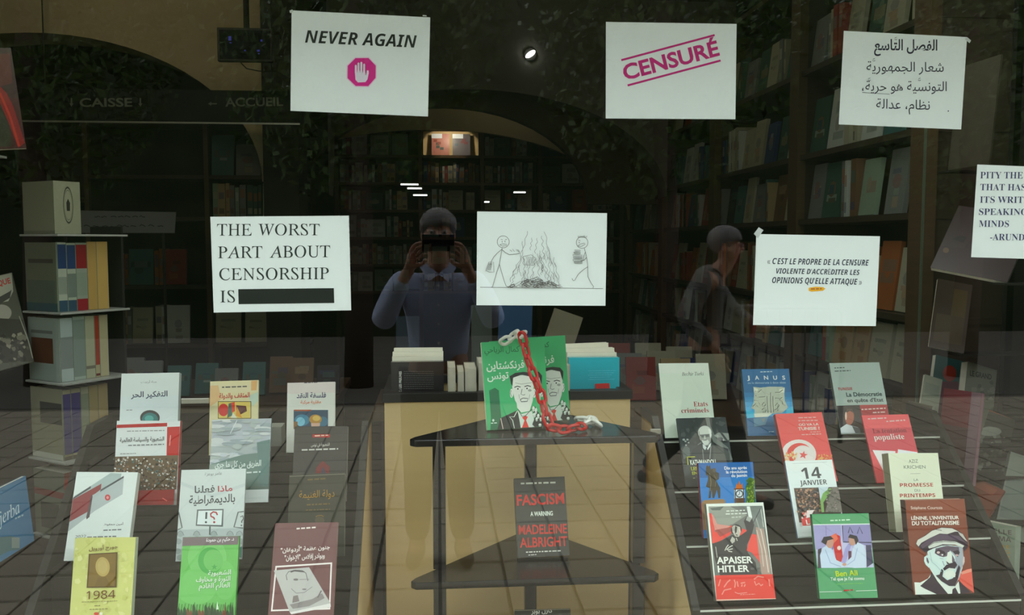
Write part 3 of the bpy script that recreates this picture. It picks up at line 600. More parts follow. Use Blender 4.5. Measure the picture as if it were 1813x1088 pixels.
def a_L6(a):
    a.frame(*BF); a.fill((98, 170, 84)); r = random.Random(9)
    a.ell(930, 580, 120, 130, (112, 180, 98)); a.ell(860, 760, 130, 110, (108, 178, 94)); a.ell(1040, 720, 70, 120, (106, 176, 92)); a.ell(950, 600, 76, 84, (74, 156, 74)); a.ell(968, 598, 60, 68, (102, 172, 90))
    a.poly([(975, 618), (980, 632), (994, 632), (983, 640), (987, 654), (975, 646), (963, 654), (967, 640), (956, 632), (970, 632)], (70, 148, 72))
    a.poly([(776, 440), (1130, 434), (1120, 500), (774, 508)], (110, 96, 98)); a.text('د. حكيم بن حمودة', 924, 482, 1096, 474, 22, (224, 218, 220), 'arb')
    for t_, x0, y0, x1, y1 in (('الشعبوية', 936, 690, 1078, 682), ('الثورة و مخاوف', 862, 730, 1074, 722), ('العالم القادم', 880, 770, 1072, 762)):
        a.text(t_, x0+2, y0+2, x1+2, y1+2, 30, (40, 110, 60), 'arb'); a.text(t_, x0, y0, x1, y1, 30, (222, 236, 214), 'arb')
    x = 748
    while x < 1092:
        h_ = r.uniform(25, 62); wd_ = r.uniform(10, 20); a.poly([(x, 940), (x+2, 940-h_), (x+wd_*.5, 925-h_), (x+wd_, 938-h_*.8), (x+wd_*1.3, 940)], r.choice([(40, 66, 40), (56, 74, 50), (110, 70, 50)])); x += wd_*1.1
        a.line([(x-wd_*.6, 900), (x-wd_*.3, 880-h_*.4)], 3, (48, 66, 44))
    a.poly([(988, 900), (996, 850), (1004, 900)], (206, 220, 200)); a.rect(700, 936, 1120, 1010, (60, 74, 50))
book('L6', 'bright green Arabic paperback with raised hands along the bottom, left display', (98, 170, 84), a_L6, .01, 'R', (66, 140, 62), group=GRP_L)
def a_L11(a):
    a.frame(*BF); a.fill((46, 44, 30)); G = (128, 96, 26)
    a.fine(1550, 108, 1672, 100, 16, (96, 78, 34)); a.text('دولة الغنيمة', 1498, 214, 1716, 204, 46, (150, 110, 26), 'ar'); a.fine(1545, 262, 1688, 255, 14, (100, 80, 30)); a.fine(1540, 294, 1690, 288, 12, (92, 74, 30))
    a.line([(1440, 80), (1780, 64)], 3, (120, 118, 100)); a.line([(1600, 330), (1612, 322), (1636, 320), (1650, 328)], 4, G); a.ell(1625, 350, 30, 22, (70, 62, 40)); a.fill((40, 44, 34), 0, 0, 1, .34)
book('L11', 'dark olive Arabic book with gold lettering, right end of the left display', (46, 44, 30), a_L11, .014, 'L', group=GRP_L)
def a_L12(a):
    a.frame(*BF); a.fill((98, 58, 56)); a.fine(1482, 410, 1600, 402, 16, (220, 206, 200)); W_ = (226, 214, 208)
    a.text('جنون عظمة "أردوغان"', 1384, 548, 1688, 526, 34, W_, 'arb'); a.text('وبوادر إفلاس "الإخوان"', 1408, 596, 1656, 580, 30, W_, 'arb')
    a.poly([(1352, 632), (1702, 610), (1690, 900), (1324, 912)], (214, 204, 200)); a.poly([(1360, 642), (1692, 620), (1682, 888), (1334, 902)], (98, 58, 56))
    a.poly([(1342, 660), (1560, 640), (1692, 862), (1440, 918)], (170, 166, 162)); a.poly([(1440, 918), (1692, 862), (1694, 884), (1450, 930)], (206, 200, 196))
    a.line([(1424, 720), (1418, 690), (1432, 668), (1470, 658), (1516, 660), (1540, 676), (1552, 724)], 4, (84, 78, 78)); a.line([(1446, 670), (1470, 662), (1530, 668)], 7, (70, 64, 64)); a.ell(1478, 716, 16, 7, (110, 102, 100), 12); a.line([(1450, 772), (1480, 800), (1530, 796), (1580, 760)], 3, (112, 104, 104)); a.line([(1500, 716), (1560, 714)], 3, (112, 104, 104)); a.ell(1530, 776, 14, 5, (120, 112, 112), 12)
    a.poly([(1462, 818), (1490, 812), (1500, 850), (1456, 860)], (116, 104, 102)); a.poly([(1440, 870), (1580, 836), (1640, 800), (1656, 830), (1560, 880), (1460, 896)], (128, 120, 118)); a.line([(1612, 828), (1636, 784)], 8, (104, 92, 92))
book('L12', 'maroon Arabic paperback with a white-framed sketch of a face, left display front row', (98, 58, 56), a_L12, .01, 'L', group=GRP_L)
# ================================================================== books on the right steps
CF = (1140, 620, 4.185); DF = (1440, 620, 4.185); EF = (1200, 800, 3.778); FF = (1520, 820, 4.058)
def a_R1(a):
    a.frame(*CF); a.fill((196, 208, 192)); a.fill((218, 226, 212), 0, .86, 1, 1)  # top of the cover coloured brighter to stand for light falling on it
    a.text('Bechir Turki', 282, 188, 444, 184, 28, (50, 58, 50), 'ital'); a.text('Etats', 370, 416, 474, 412, 36, (150, 36, 34), 'serifb'); a.text('criminels', 278, 462, 482, 458, 34, (150, 36, 34), 'serifb')
book('R1', 'white French paperback titled Etats criminels in red, back left of the right display', (196, 208, 192), a_R1, .010, 'L', (60, 64, 56), group=GRP_R)
def a_R2(a):
    a.frame(1305, 645, 8.06); n = 14
    for i in range(n):
        v0, v1 = i/n, (i+1)/n; k = max(0, 1-abs((v0+v1)/2-.36)*3.2) if (v0 > .27) else .0; a.fill((32+30*k, 92+72*k, 136+78*k), 0, v0, 1, v1)
    a.poly([(128, 640), (250, 690), (250, 755), (140, 765)], (70, 190, 226)); a.poly([(700, 640), (800, 600), (804, 690), (700, 700)], (80, 196, 228))
    a.fine(330, 116, 500, 110, 20, (190, 214, 222))
    for ch, x0, x1 in (('J', 140, 180), ('A', 256, 314), ('N', 385, 445), ('U', 516, 572), ('S', 646, 688)): a.text(ch, x0, 216, x1, 214, 56, (226, 236, 236), 'bold')
    a.text('ou la d\u00e9mocratie \u00e0 deux t\u00eates', 152, 276, 694, 270, 28, (170, 206, 220), 'sans')
    St = (166, 174, 156); Dk = (96, 100, 86); Hl = (204, 208, 190)
    a.poly([(228, 318), (330, 330), (460, 316), (640, 318), (680, 330), (672, 420), (680, 520), (724, 610), (700, 640), (640, 690), (480, 700), (250, 755), (246, 640), (200, 625), (232, 540), (240, 420)], St)
    a.poly([(240, 700), (460, 680), (500, 700), (440, 745), (250, 755)], Hl); a.poly([(240, 330), (300, 350), (280, 400), (240, 390)], Hl); a.poly([(600, 350), (672, 340), (668, 400), (600, 400)], Hl)
    for p in ([(250, 380), (300, 400), (340, 360), (400, 410), (460, 440)], [(540, 400), (600, 400), (650, 360)], [(425, 450), (430, 560), (440, 690)], [(475, 400), (476, 560), (484, 690)], [(508, 450), (510, 560), (520, 680)], [(260, 440), (300, 470), (400, 460)], [(540, 480), (610, 490), (640, 470)], [(240, 510), (300, 530), (330, 570)], [(350, 580), (380, 540), (410, 570), (380, 600), (360, 590)], [(350, 650), (380, 620), (415, 640), (400, 680), (360, 680)], [(540, 590), (570, 550), (600, 580), (570, 620)], [(530, 650), (570, 630), (580, 660)], [(600, 500), (640, 520), (650, 560)], [(220, 600), (260, 560), (300, 600)], [(640, 560), (690, 590)]): a.line(p, 11, Dk); a.line([(x+11, y+7) for x, y in p], 6, Hl)
    a.poly([(230, 770), (440, 745), (400, 860), (240, 890)], (78, 122, 146)); a.poly([(330, 775), (400, 765), (380, 830)], (110, 124, 124)); a.fine(445, 970, 530, 966, 18, (160, 200, 216))
book('R2', 'blue French paperback titled JANUS with a carved stone capital', (40, 100, 140), a_R2, .016, 'L', (70, 96, 106), group=GRP_R)
def a_R3(a):
    a.frame(1195, 730, 8.365); a.fill((46, 52, 50)); a.mottle((30, 50, 860, 1080), [(56, 62, 58), (42, 48, 46), (64, 70, 66), (50, 58, 54)], 70, 20, 70, 3)
    a.poly([(440, 60), (500, 60), (520, 200), (600, 380), (780, 520), (850, 700), (800, 716), (760, 560), (560, 440), (470, 200)], (92, 98, 92)); a.poly([(570, 340), (640, 300), (790, 310), (800, 400), (760, 430), (640, 400)], (118, 124, 116)); a.poly([(660, 300), (700, 310), (790, 430), (750, 430)], (52, 54, 52)); a.ell(665, 395, 40, 26, (84, 84, 86)); a.ell(712, 412, 12, 14, (150, 150, 146)); a.ell(610, 350, 30, 14, (136, 142, 136))
    for x, y, r_ in ((125, 405, 20), (150, 430, 16), (180, 405, 18), (158, 488, 14), (196, 450, 12)): a.ell(x, y, r_, r_*.8, (140, 148, 144), 10)
    a.poly([(100, 560), (150, 490), (210, 530), (220, 640), (120, 700)], (74, 82, 78))
    a.poly([(220, 716), (250, 560), (330, 490), (400, 450), (530, 450), (600, 490), (780, 540), (810, 716)], (38, 42, 42)); a.poly([(560, 480), (700, 520), (800, 600), (810, 716), (560, 716)], (58, 62, 56))
    a.poly([(392, 440), (410, 520), (440, 560), (480, 560), (530, 460), (520, 430), (400, 430)], (46, 58, 60)); a.poly([(402, 470), (420, 480), (462, 520), (440, 560), (410, 530)], (176, 184, 180)); a.poly([(530, 450), (520, 500), (480, 560), (468, 540), (500, 480)], (190, 196, 190)); a.line([(402, 550), (416, 700)], 12, (104, 110, 104)); a.line([(524, 500), (510, 690)], 12, (120, 126, 118)); a.poly([(325, 480), (380, 440), (385, 460), (335, 486)], (96, 104, 100))
    a.ell(434, 300, 100, 100, (168, 174, 166)); a.poly([(340, 290), (360, 400), (410, 460), (440, 500), (490, 490), (520, 440), (536, 330), (520, 280), (350, 280)], (128, 132, 124)); a.poly([(356, 270), (400, 220), (470, 216), (510, 250), (500, 320), (360, 330)], (172, 178, 168)); a.poly([(480, 240), (520, 260), (534, 340), (520, 390), (505, 330)], (190, 194, 186))
    a.line([(362, 344), (500, 330)], 7, (64, 66, 64)); a.poly([(378, 345), (424, 340), (424, 372), (388, 378)], (84, 90, 88)); a.poly([(440, 338), (498, 334), (496, 366), (448, 372)], (76, 82, 80)); a.poly([(424, 360), (440, 358), (452, 400), (420, 402)], (168, 170, 160)); a.poly([(392, 415), (480, 408), (500, 440), (480, 480), (430, 490), (400, 450)], (176, 182, 174)); a.line([(412, 418), (462, 414)], 8, (90, 88, 84))
    Y_ = (158, 160, 40); a.line([(186, 780), (176, 664), (290, 660)], 15, Y_); a.text('KATHMANDOU', 222, 780, 600, 770, 74, (206, 212, 202), 'heavy'); a.text('LES', 232, 860, 330, 858, 50, Y_, 'heavy'); a.text('EN', 248, 926, 330, 922, 46, Y_, 'heavy'); a.fine(258, 990, 300, 986, 26, (130, 134, 96))
book('R3', 'black French paperback with a grey portrait of a white-haired man in glasses', (44, 48, 46), a_R3, .008, 'L', group=GRP_R)
def a_R4(a):
    a.frame(*CF); a.fill((208, 70, 66)); W_ = (240, 214, 204)
    a.fine(1144, 506, 1286, 502, 14, (236, 168, 160)); a.fine(1144, 528, 1288, 524, 14, (236, 168, 160))
    a.text('O\u00d9 VA LA', 1148, 560, 1296, 554, 22, W_, 'heavy'); a.text('TUNISIE ?', 1144, 592, 1304, 586, 22, W_, 'heavy'); a.fine(1232, 610, 1306, 607, 10, (232, 164, 156)); a.fine(1168, 630, 1312, 624, 11, (238, 180, 170))
    a.ell(1146, 772, 130, 112, (228, 216, 210), 32); a.ell(1150, 766, 92, 80, (196, 56, 48), 28); a.ell(1176, 778, 78, 74, (232, 222, 216), 28)
    cx, cy = 1180, 775; a.poly([(cx+(34 if k % 2 == 0 else 14)*math.cos(math.radians(k*36-80)), cy+(32 if k % 2 == 0 else 13)*math.sin(math.radians(k*36-80))) for k in range(10)], (196, 60, 56))
    a.mottle((1040, 755, 1130, 812), [(236, 190, 120), (244, 220, 170), (220, 120, 70)], 30, 6, 16, 4); a.mottle((1285, 770, 1390, 812), [(236, 170, 90), (226, 110, 60)], 22, 6, 14, 6)
book('R4', 'red French paperback with white crescent and star, middle row of the right display', (208, 70, 66), a_R4, .016, 'L', (120, 30, 30), group=GRP_R)
def a_R9(a):
    a.frame(*DF); a.fill((150, 164, 156)); a.fine(156, 136, 230, 133, 12, (60, 68, 62)); a.fine(158, 160, 276, 155, 12, (60, 68, 62))
    a.text('TUNISIE', 184, 296, 290, 293, 20, (150, 30, 26), 'humb'); a.text('La D\u00e9mocratie', 246, 342, 510, 336, 30, (34, 52, 50), 'bold'); a.text("en qu\u00eate d'Etat", 252, 384, 520, 378, 28, (34, 52, 50), 'bold')
    a.poly([(160, 410), (345, 404), (400, 612), (150, 612)], (44, 34, 28)); a.poly([(342, 404), (600, 400), (640, 560), (385, 612)], (150, 34, 36))
    a.fine(356, 446, 534, 436, 16, (226, 190, 180)); a.fine(440, 468, 540, 463, 14, (226, 190, 180))
    a.poly([(200, 575), (245, 545), (290, 560), (330, 570), (350, 612), (200, 612)], (190, 198, 200)); a.poly([(285, 560), (340, 575), (350, 612), (310, 612)], (76, 84, 84)); a.ell(266, 492, 34, 60, (150, 84, 60)); a.poly([(232, 470), (250, 432), (285, 434), (300, 466), (270, 448)], (72, 56, 46)); a.ell(240, 486, 7, 30, (206, 180, 160))
book('R9', 'pale grey French paperback about Tunisie with a red lower corner, right display back row', (150, 164, 156), a_R9, .012, 'L', (90, 96, 88), group=GRP_R)
def a_R10(a):
    a.frame(*DF); a.fill((196, 66, 72)); a.fill((180, 56, 66), 0, .45, 1, .8); a.fill((208, 76, 80), 0, .8, 1, 1); a.fine(404, 515, 540, 508, 16, (238, 186, 182)); a.fine(540, 534, 682, 524, 16, (238, 186, 182))
    a.text('La tentation', 442, 614, 692, 606, 34, (110, 22, 36), 'serifb'); a.text('populiste', 452, 664, 676, 656, 40, (236, 224, 218), 'serifb')
    a.poly([(438, 738), (606, 746), (610, 790), (560, 860), (516, 890), (470, 800)], (226, 222, 220)); a.poly([(626, 732), (768, 754), (775, 772), (622, 776)], (210, 210, 212))
book('R10', 'red French paperback titled La tentation populiste with torn white shape', (196, 66, 72), a_R10, .006, 'L', (150, 40, 46), group=GRP_R)
def a_R5(a):
    a.frame(*EF); a.fill((44, 118, 186)); a.fill((36, 96, 160), 0, .8, 1, 1)
    a.text('Dix ans apr\u00e8s', 312, 116, 462, 112, 20, (232, 236, 236), 'bold'); a.text('la r\u00e9volution', 324, 142, 464, 138, 20, (232, 236, 236), 'bold'); a.text('du jasmin', 358, 166, 464, 163, 20, (232, 236, 236), 'heavy')
    St = (64, 58, 42); a.poly([(190, 96), (196, 86), (204, 96), (216, 86), (218, 100), (228, 130), (222, 150), (214, 130), (206, 136), (200, 160), (186, 150), (188, 120)], St)
    a.poly([(206, 130), (228, 112), (250, 108), (256, 132), (276, 140), (276, 180), (256, 190), (284, 240), (284, 306), (272, 306), (262, 250), (244, 306), (232, 306), (226, 250), (220, 306), (206, 308), (212, 240), (188, 230), (200, 190)], St)
    a.ell(243, 120, 11, 15, (84, 74, 52)); a.line([(212, 140), (222, 200), (216, 260)], 6, (104, 94, 66)); a.line([(240, 150), (256, 176), (250, 230)], 5, (96, 84, 60)); a.poly([(152, 345), (170, 322), (300, 312), (316, 322), (318, 345)], (150, 116, 76)); a.rect(150, 342, 330, 520, (136, 100, 64))
    a.poly([(384, 245), (394, 205), (402, 222), (411, 190), (422, 222), (432, 206), (436, 245)], (196, 104, 34)); a.rect(374, 243, 446, 252, (104, 64, 34)); a.rect(378, 250, 446, 310, (206, 214, 216)); a.ell(412, 278, 26, 26, (60, 64, 66)); a.ell(412, 278, 19, 19, (214, 220, 222)); a.line([(412, 264), (412, 280), (400, 288)], 4, (40, 42, 44)); a.rect(380, 306, 448, 400, (96, 68, 46))
    for x in (384, 440): a.line([(x, 250), (x, 306)], 6, (40, 44, 46))
    a.poly([(456, 345), (462, 280), (452, 230), (470, 210), (456, 190), (480, 166), (520, 178), (520, 360), (462, 360)], (72, 104, 28)); a.mottle((460, 180, 515, 350), [(104, 140, 34), (56, 84, 22), (130, 160, 50)], 50, 4, 11, 2)
book('R5', 'blue French paperback with a bronze horseman statue and clock tower', (44, 118, 186), a_R5, .02, 'L', (130, 24, 26), group=GRP_R)
def a_R6(a):
    a.frame(*EF); a.fill((206, 214, 212)); a.fill((226, 232, 228), 0, .86, 1, 1); a.line([(768, 76), (998, 66)], 2, (150, 154, 154))
    a.text('14', 834, 180, 964, 172, 74, (52, 54, 56), 'humb'); a.text('JANVIER', 820, 222, 1000, 214, 32, (52, 54, 56), 'humb')
    a.poly([(776, 240), (1066, 232), (1092, 405), (1090, 470), (812, 470)], (74, 60, 50))
    a.mottle((790, 245, 950, 410), [(126, 82, 60), (40, 34, 32), (150, 110, 84), (60, 62, 66), (96, 60, 46), (170, 130, 100)], 180, 5, 13, 8); a.poly([(932, 238), (1000, 236), (960, 330), (944, 330)], (176, 190, 196)); a.poly([(944, 330), (960, 280), (1006, 244), (1026, 252), (1000, 290), (964, 340), (970, 405), (952, 405)], (104, 150, 64)); a.poly([(1020, 240), (1064, 238), (1090, 405), (975, 405)], (104, 96, 86)); a.mottle((985, 260, 1075, 405), [(80, 72, 64), (140, 128, 120), (70, 84, 54), (120, 104, 96)], 80, 4, 9, 5)
    a.poly([(812, 448), (870, 444), (876, 494), (822, 498)], (196, 44, 38)); a.text('L', 848, 490, 872, 488, 32, (236, 220, 216), 'heavy'); a.mottle((806, 405, 850, 446), [(200, 60, 54), (230, 180, 170)], 10, 6, 12, 2); a.poly([(820, 498), (900, 496), (900, 570), (806, 570)], (216, 220, 218)); a.poly([(846, 446), (870, 440), (900, 392), (850, 395)], (226, 210, 206))
book('R6', 'white French paperback titled 14 JANVIER with crowd photographs', (206, 214, 212), a_R6, .008, 'L', (60, 100, 140), group=GRP_R)
def a_R11(a):
    a.frame(*DF); a.fill((222, 226, 200)); a.frame(*FF); a.text('KRICHEN', 326, 38, 482, 36, 24, (88, 100, 84), 'sans'); a.text('AZIZ', 362, -4, 428, -6, 24, (88, 100, 84), 'sans'); a.line([(372, 73), (444, 72)], 2, (120, 128, 110))
    a.text('LA', 398, 126, 430, 125, 17, (80, 90, 80), 'hum'); a.text('PROMESSE', 298, 168, 536, 165, 26, (170, 56, 44), 'humb'); a.text('DU', 404, 202, 442, 201, 17, (80, 90, 80), 'hum'); a.text('PRINTEMPS', 298, 243, 552, 240, 26, (170, 56, 44), 'humb')
book('R11', 'thick ivory French paperback titled La promesse du printemps', (222, 226, 200), a_R11, .034, 'L', (116, 116, 92), group=GRP_R)
def a_R7(a):
    a.frame(1240, 880, 5.727); K = (52, 48, 46); R_ = (212, 66, 54); a.fill((214, 218, 208)); a.poly([(82, 92), (628, 84), (726, 782), (146, 796)], (104, 104, 98)); a.poly([(84, 94), (300, 90), (470, 180), (330, 270), (200, 310), (90, 160)], (138, 140, 128)); a.poly([(95, 110), (240, 90), (200, 130), (120, 130)], (90, 94, 88)); a.poly([(440, 88), (628, 84), (660, 320), (600, 340), (540, 260), (520, 200)], (112, 116, 110))
    a.poly([(90, 155), (130, 180), (170, 270), (320, 290), (300, 330), (150, 330), (110, 300)], (196, 130, 118)); a.poly([(86, 160), (110, 160), (130, 260), (150, 350), (240, 330), (320, 280), (330, 330), (300, 380), (220, 430), (150, 480), (120, 460), (108, 330)], R_); a.poly([(400, 310), (470, 330), (460, 370), (410, 400), (390, 350)], R_); a.poly([(150, 330), (310, 300), (320, 340), (200, 400)], (150, 70, 62))
    a.poly([(120, 470), (230, 430), (320, 380), (400, 390), (470, 340), (440, 240), (470, 190), (520, 200), (545, 280), (520, 380), (470, 480), (480, 560), (560, 660), (580, 780), (200, 790), (150, 640)], K); a.poly([(480, 480), (520, 370), (580, 380), (640, 400), (680, 560), (700, 700), (650, 760), (590, 640), (520, 560), (470, 540)], R_)
    a.poly([(560, 300), (640, 320), (700, 640), (715, 780), (620, 785), (590, 560)], (158, 130, 118)); a.line([(570, 330), (620, 520), (640, 700)], 8, (188, 176, 160)); a.line([(610, 320), (660, 560), (690, 760)], 9, (196, 190, 176)); a.line([(560, 200), (600, 330)], 10, (150, 154, 146)); a.line([(610, 110), (640, 300)], 9, (170, 174, 164)); a.line([(530, 270), (570, 190), (610, 110)], 7, (64, 66, 64))
    a.poly([(468, 92), (500, 90), (524, 200), (518, 222), (490, 210)], (228, 232, 224)); a.poly([(474, 190), (520, 210), (500, 250), (460, 230)], (150, 152, 144))
    a.fine(262, 150, 450, 142, 22, (200, 204, 194)); a.fine(256, 180, 470, 172, 22, (200, 204, 194)); a.fine(315, 212, 410, 206, 18, (190, 192, 182))
    a.ell(362, 328, 54, 56, (40, 38, 38)); a.poly([(318, 300), (340, 282), (400, 300), (408, 350), (390, 400), (350, 396), (324, 350)], (176, 170, 156)); a.poly([(350, 290), (372, 300), (366, 350), (352, 372), (344, 330)], (60, 54, 54)); a.poly([(322, 296), (338, 300), (340, 340), (326, 340)], (150, 148, 140)); a.line([(356, 380), (376, 384)], 9, (54, 48, 48)); a.line([(390, 320), (400, 350)], 8, (196, 192, 178))
    a.poly([(300, 440), (320, 396), (350, 420), (346, 450), (320, 470)], (170, 168, 156)); a.line([(360, 410), (372, 440)], 8, (190, 186, 174)); 
    for p in ([(246, 540), (262, 505), (282, 480)], [(262, 530), (290, 505), (326, 486)], [(270, 534), (326, 520)], [(280, 545), (320, 552)]): a.line(p, 8, (196, 194, 182))
    a.text('APAISER', 166, 672, 530, 664, 68, (232, 232, 222), 'heavy'); a.text('HITLER', 176, 758, 494, 752, 66, (232, 232, 222), 'heavy'); a.fine(505, 740, 600, 738, 34, (84, 82, 78)); a.line([(152, 500), (168, 610)], 7, (170, 172, 160))
    a.poly([(144, 790), (732, 778), (772, 1030), (162, 1042)], (206, 52, 40)); P_ = (222, 128, 112)
    for p in ([(236, 910), (270, 860), (300, 835)], [(215, 985), (240, 940), (310, 925)], [(340, 835), (352, 870), (345, 915)], [(368, 850), (380, 905)], [(405, 870), (450, 862)], [(415, 905), (420, 880)], [(440, 905), (452, 880)], [(545, 850), (560, 890), (590, 870), (610, 895), (630, 880)], [(540, 830), (580, 800), (640, 810)], [(690, 830), (700, 900)], [(200, 830), (180, 900)]): a.line(p, 12, P_)
    a.line([(345, 960), (380, 975), (470, 965)], 6, (232, 150, 136)); a.fine(400, 992, 550, 986, 12, (226, 140, 124)); a.poly([(160, 1034), (770, 1022), (770, 1030), (162, 1050)], (222, 170, 150))
book('R7', 'French book titled Apaiser Hitler with a red band, front left of the right display', (206, 210, 204), a_R7, .02, 'L', (120, 116, 104), group=GRP_R)
def a_R8(a):
    a.frame(*EF); a.fill((76, 146, 98)); a.fine(1020, 464, 1154, 458, 14, (190, 222, 196)); a.poly([(902, 486), (1284, 482), (1310, 770), (936, 774)], (178, 176, 206)); a.line([(900, 484), (1284, 479)], 5, (210, 226, 212))
    a.poly([(902, 488), (1090, 486), (1096, 560), (1080, 640), (920, 650)], (150, 144, 186)); a.poly([(1096, 488), (1284, 484), (1300, 640), (1190, 600), (1110, 600)], (130, 124, 168)); a.line([(1100, 490), (1106, 600), (1296, 604)], 7, (54, 52, 76)); a.line([(1140, 540), (1150, 500), (1170, 540)], 7, (70, 66, 90)); a.line([(1200, 545), (1215, 500), (1235, 545)], 6, (70, 66, 90)); a.line([(990, 490), (992, 560)], 4, (120, 112, 160)); a.rect(1030, 560, 1040, 650, (120, 112, 160))
    a.poly([(1034, 600), (1062, 550), (1084, 560), (1108, 730), (1060, 736)], (184, 40, 40)); a.poly([(1020, 560), (1060, 540), (1070, 580), (1040, 610)], (206, 96, 70)); a.ell(1078, 640, 13, 14, (216, 190, 180)); a.poly([(1090, 740), (1120, 640), (1140, 610), (1160, 620), (1120, 740)], (150, 144, 190)); a.poly([(936, 650), (960, 640), (960, 774), (936, 774)], (62, 56, 66)); a.rect(1140, 660, 1160, 740, (90, 50, 70))
    a.poly([(958, 772), (950, 690), (966, 640), (1000, 620), (1034, 660), (1060, 720), (1110, 745), (1120, 765), (1060, 774)], (192, 206, 226)); a.ell(1016, 605, 25, 36, (178, 130, 112)); a.poly([(958, 600), (975, 566), (1020, 560), (1042, 580), (1000, 590), (990, 620)], (36, 32, 40)); a.line([(985, 650), (1020, 740), (1090, 765)], 5, (140, 156, 186))
    a.poly([(1258, 772), (1266, 680), (1240, 620), (1200, 600), (1170, 640), (1160, 700), (1120, 740), (1118, 765), (1180, 774)], (200, 212, 230)); a.ell(1166, 590, 24, 34, (180, 134, 116)); a.poly([(1138, 570), (1150, 548), (1196, 560), (1208, 590), (1190, 620), (1178, 580)], (36, 30, 36)); a.ell(1113, 750, 14, 10, (186, 140, 120)); a.poly([(1256, 620), (1290, 620), (1306, 740), (1262, 770)], (62, 60, 84)); a.line([(1200, 640), (1180, 720), (1130, 755)], 5, (150, 166, 196))
    a.text('Ben Ali', 1056, 830, 1202, 822, 36, (176, 196, 36), 'bold'); a.text("Tel que je l'ai connu", 1020, 858, 1246, 852, 22, (216, 230, 214), 'bold'); a.fine(1060, 886, 1236, 880, 8, (110, 180, 84)); a.line([(946, 934), (1096, 930)], 3.4, (206, 222, 208)); a.line([(1190, 927), (1330, 922)], 3.4, (206, 222, 208)); a.fine(1108, 932, 1176, 928, 17, (170, 44, 40))
book('R8', 'green French paperback titled Ben Ali with a photo of two men shaking hands', (76, 146, 98), a_R8, .014, 'L', (44, 92, 60), group=GRP_R)
def a_R12(a):
    a.frame(1595, 875, 5.88); D = (44, 30, 44); M = (92, 78, 92); Lt = (192, 210, 206); Li = (150, 156, 164); W_ = (222, 228, 216)
    a.fill((116, 56, 38)); a.fill((124, 62, 42), 0, .8, 1, 1); a.text('St\u00e9phane Courtois', 104, 152, 432, 150, 30, (220, 200, 188), 'sans')
    a.text("L\u00c9NINE, L'INVENTEUR", 108, 262, 604, 254, 44, (238, 230, 220), 'heavy'); a.text('DU TOTALITARISME', 116, 318, 608, 312, 42, (238, 230, 220), 'heavy')
    a.poly([(600, 880), (630, 800), (690, 776), (738, 768), (760, 1020), (650, 940)], (206, 84, 70)); a.poly([(616, 812), (690, 780), (738, 770), (740, 800), (640, 830)], (222, 140, 120))
    a.poly([(140, 912), (200, 915), (282, 872), (330, 800), (560, 950), (620, 1050), (150, 1050)], W_); a.poly([(200, 950), (300, 860), (320, 800), (400, 900), (490, 1045), (372, 1048), (250, 980)], D); a.poly([(600, 900), (640, 930), (730, 1020), (620, 1045)], D)
    a.poly([(300, 770), (400, 880), (520, 960), (530, 1045), (490, 1045), (380, 900)], W_); a.poly([(560, 960), (600, 900), (620, 1045), (590, 1045)], W_); a.poly([(536, 985), (566, 965), (600, 1048), (534, 1048)], D)
    a.poly([(272, 560), (268, 640), (300, 770), (370, 860), (450, 930), (540, 960), (600, 880), (640, 760), (648, 620), (640, 540), (450, 520), (300, 540)], Lt)
    a.poly([(470, 540), (640, 540), (650, 640), (640, 740), (600, 870), (560, 960), (520, 880), (580, 840), (570, 720), (560, 640)], Li)
    a.poly([(360, 560), (480, 530), (600, 545), (610, 600), (580, 640), (540, 600), (510, 580), (480, 640), (440, 650), (400, 640), (350, 610)], M)
    a.poly([(352, 590), (390, 566), (450, 590), (470, 620), (440, 640), (420, 612), (380, 628)], D); a.ell(388, 602, 17, 13, (190, 170, 170)); a.ell(430, 626, 10, 9, (200, 196, 200)); a.poly([(540, 590), (590, 576), (612, 600), (590, 650), (560, 620)], D); a.ell(580, 630, 18, 10, (180, 150, 150))
    a.poly([(484, 600), (516, 590), (540, 680), (520, 712), (480, 706), (470, 690)], W_); a.poly([(530, 620), (560, 680), (548, 712), (530, 700)], M); a.poly([(468, 690), (500, 716), (540, 706), (536, 722), (480, 722)], D)
    a.poly([(436, 770), (470, 730), (520, 716), (560, 690), (584, 730), (560, 770), (500, 762), (450, 790)], D); a.poly([(470, 776), (540, 766), (552, 776), (490, 788)], (206, 206, 196)); a.poly([(420, 770), (440, 790), (430, 850), (480, 890), (540, 870), (560, 830), (600, 730), (616, 760), (590, 880), (560, 950), (500, 950), (420, 900), (360, 840), (400, 830)], D)
    a.poly([(440, 830), (470, 786), (540, 790), (568, 826), (560, 860), (520, 850), (500, 880), (460, 864)], W_); a.line([(300, 600), (320, 700), (370, 740), (420, 800)], 7, (160, 180, 182)); a.line([(430, 690), (450, 740)], 9, (140, 150, 158)); a.line([(400, 660), (440, 670)], 6, (150, 164, 168))
    a.poly([(282, 640), (262, 632), (240, 650), (238, 690), (256, 730), (290, 762), (305, 740)], Lt); a.poly([(262, 655), (276, 660), (290, 700), (282, 720), (264, 690)], M); a.poly([(646, 640), (660, 650), (660, 700), (644, 740), (636, 700)], (190, 176, 172))
    a.poly([(154, 515), (170, 470), (240, 430), (320, 370), (420, 340), (530, 346), (620, 390), (670, 440), (694, 500), (690, 550), (655, 590), (640, 545), (560, 520), (420, 530), (330, 560), (250, 600), (180, 545)], D)
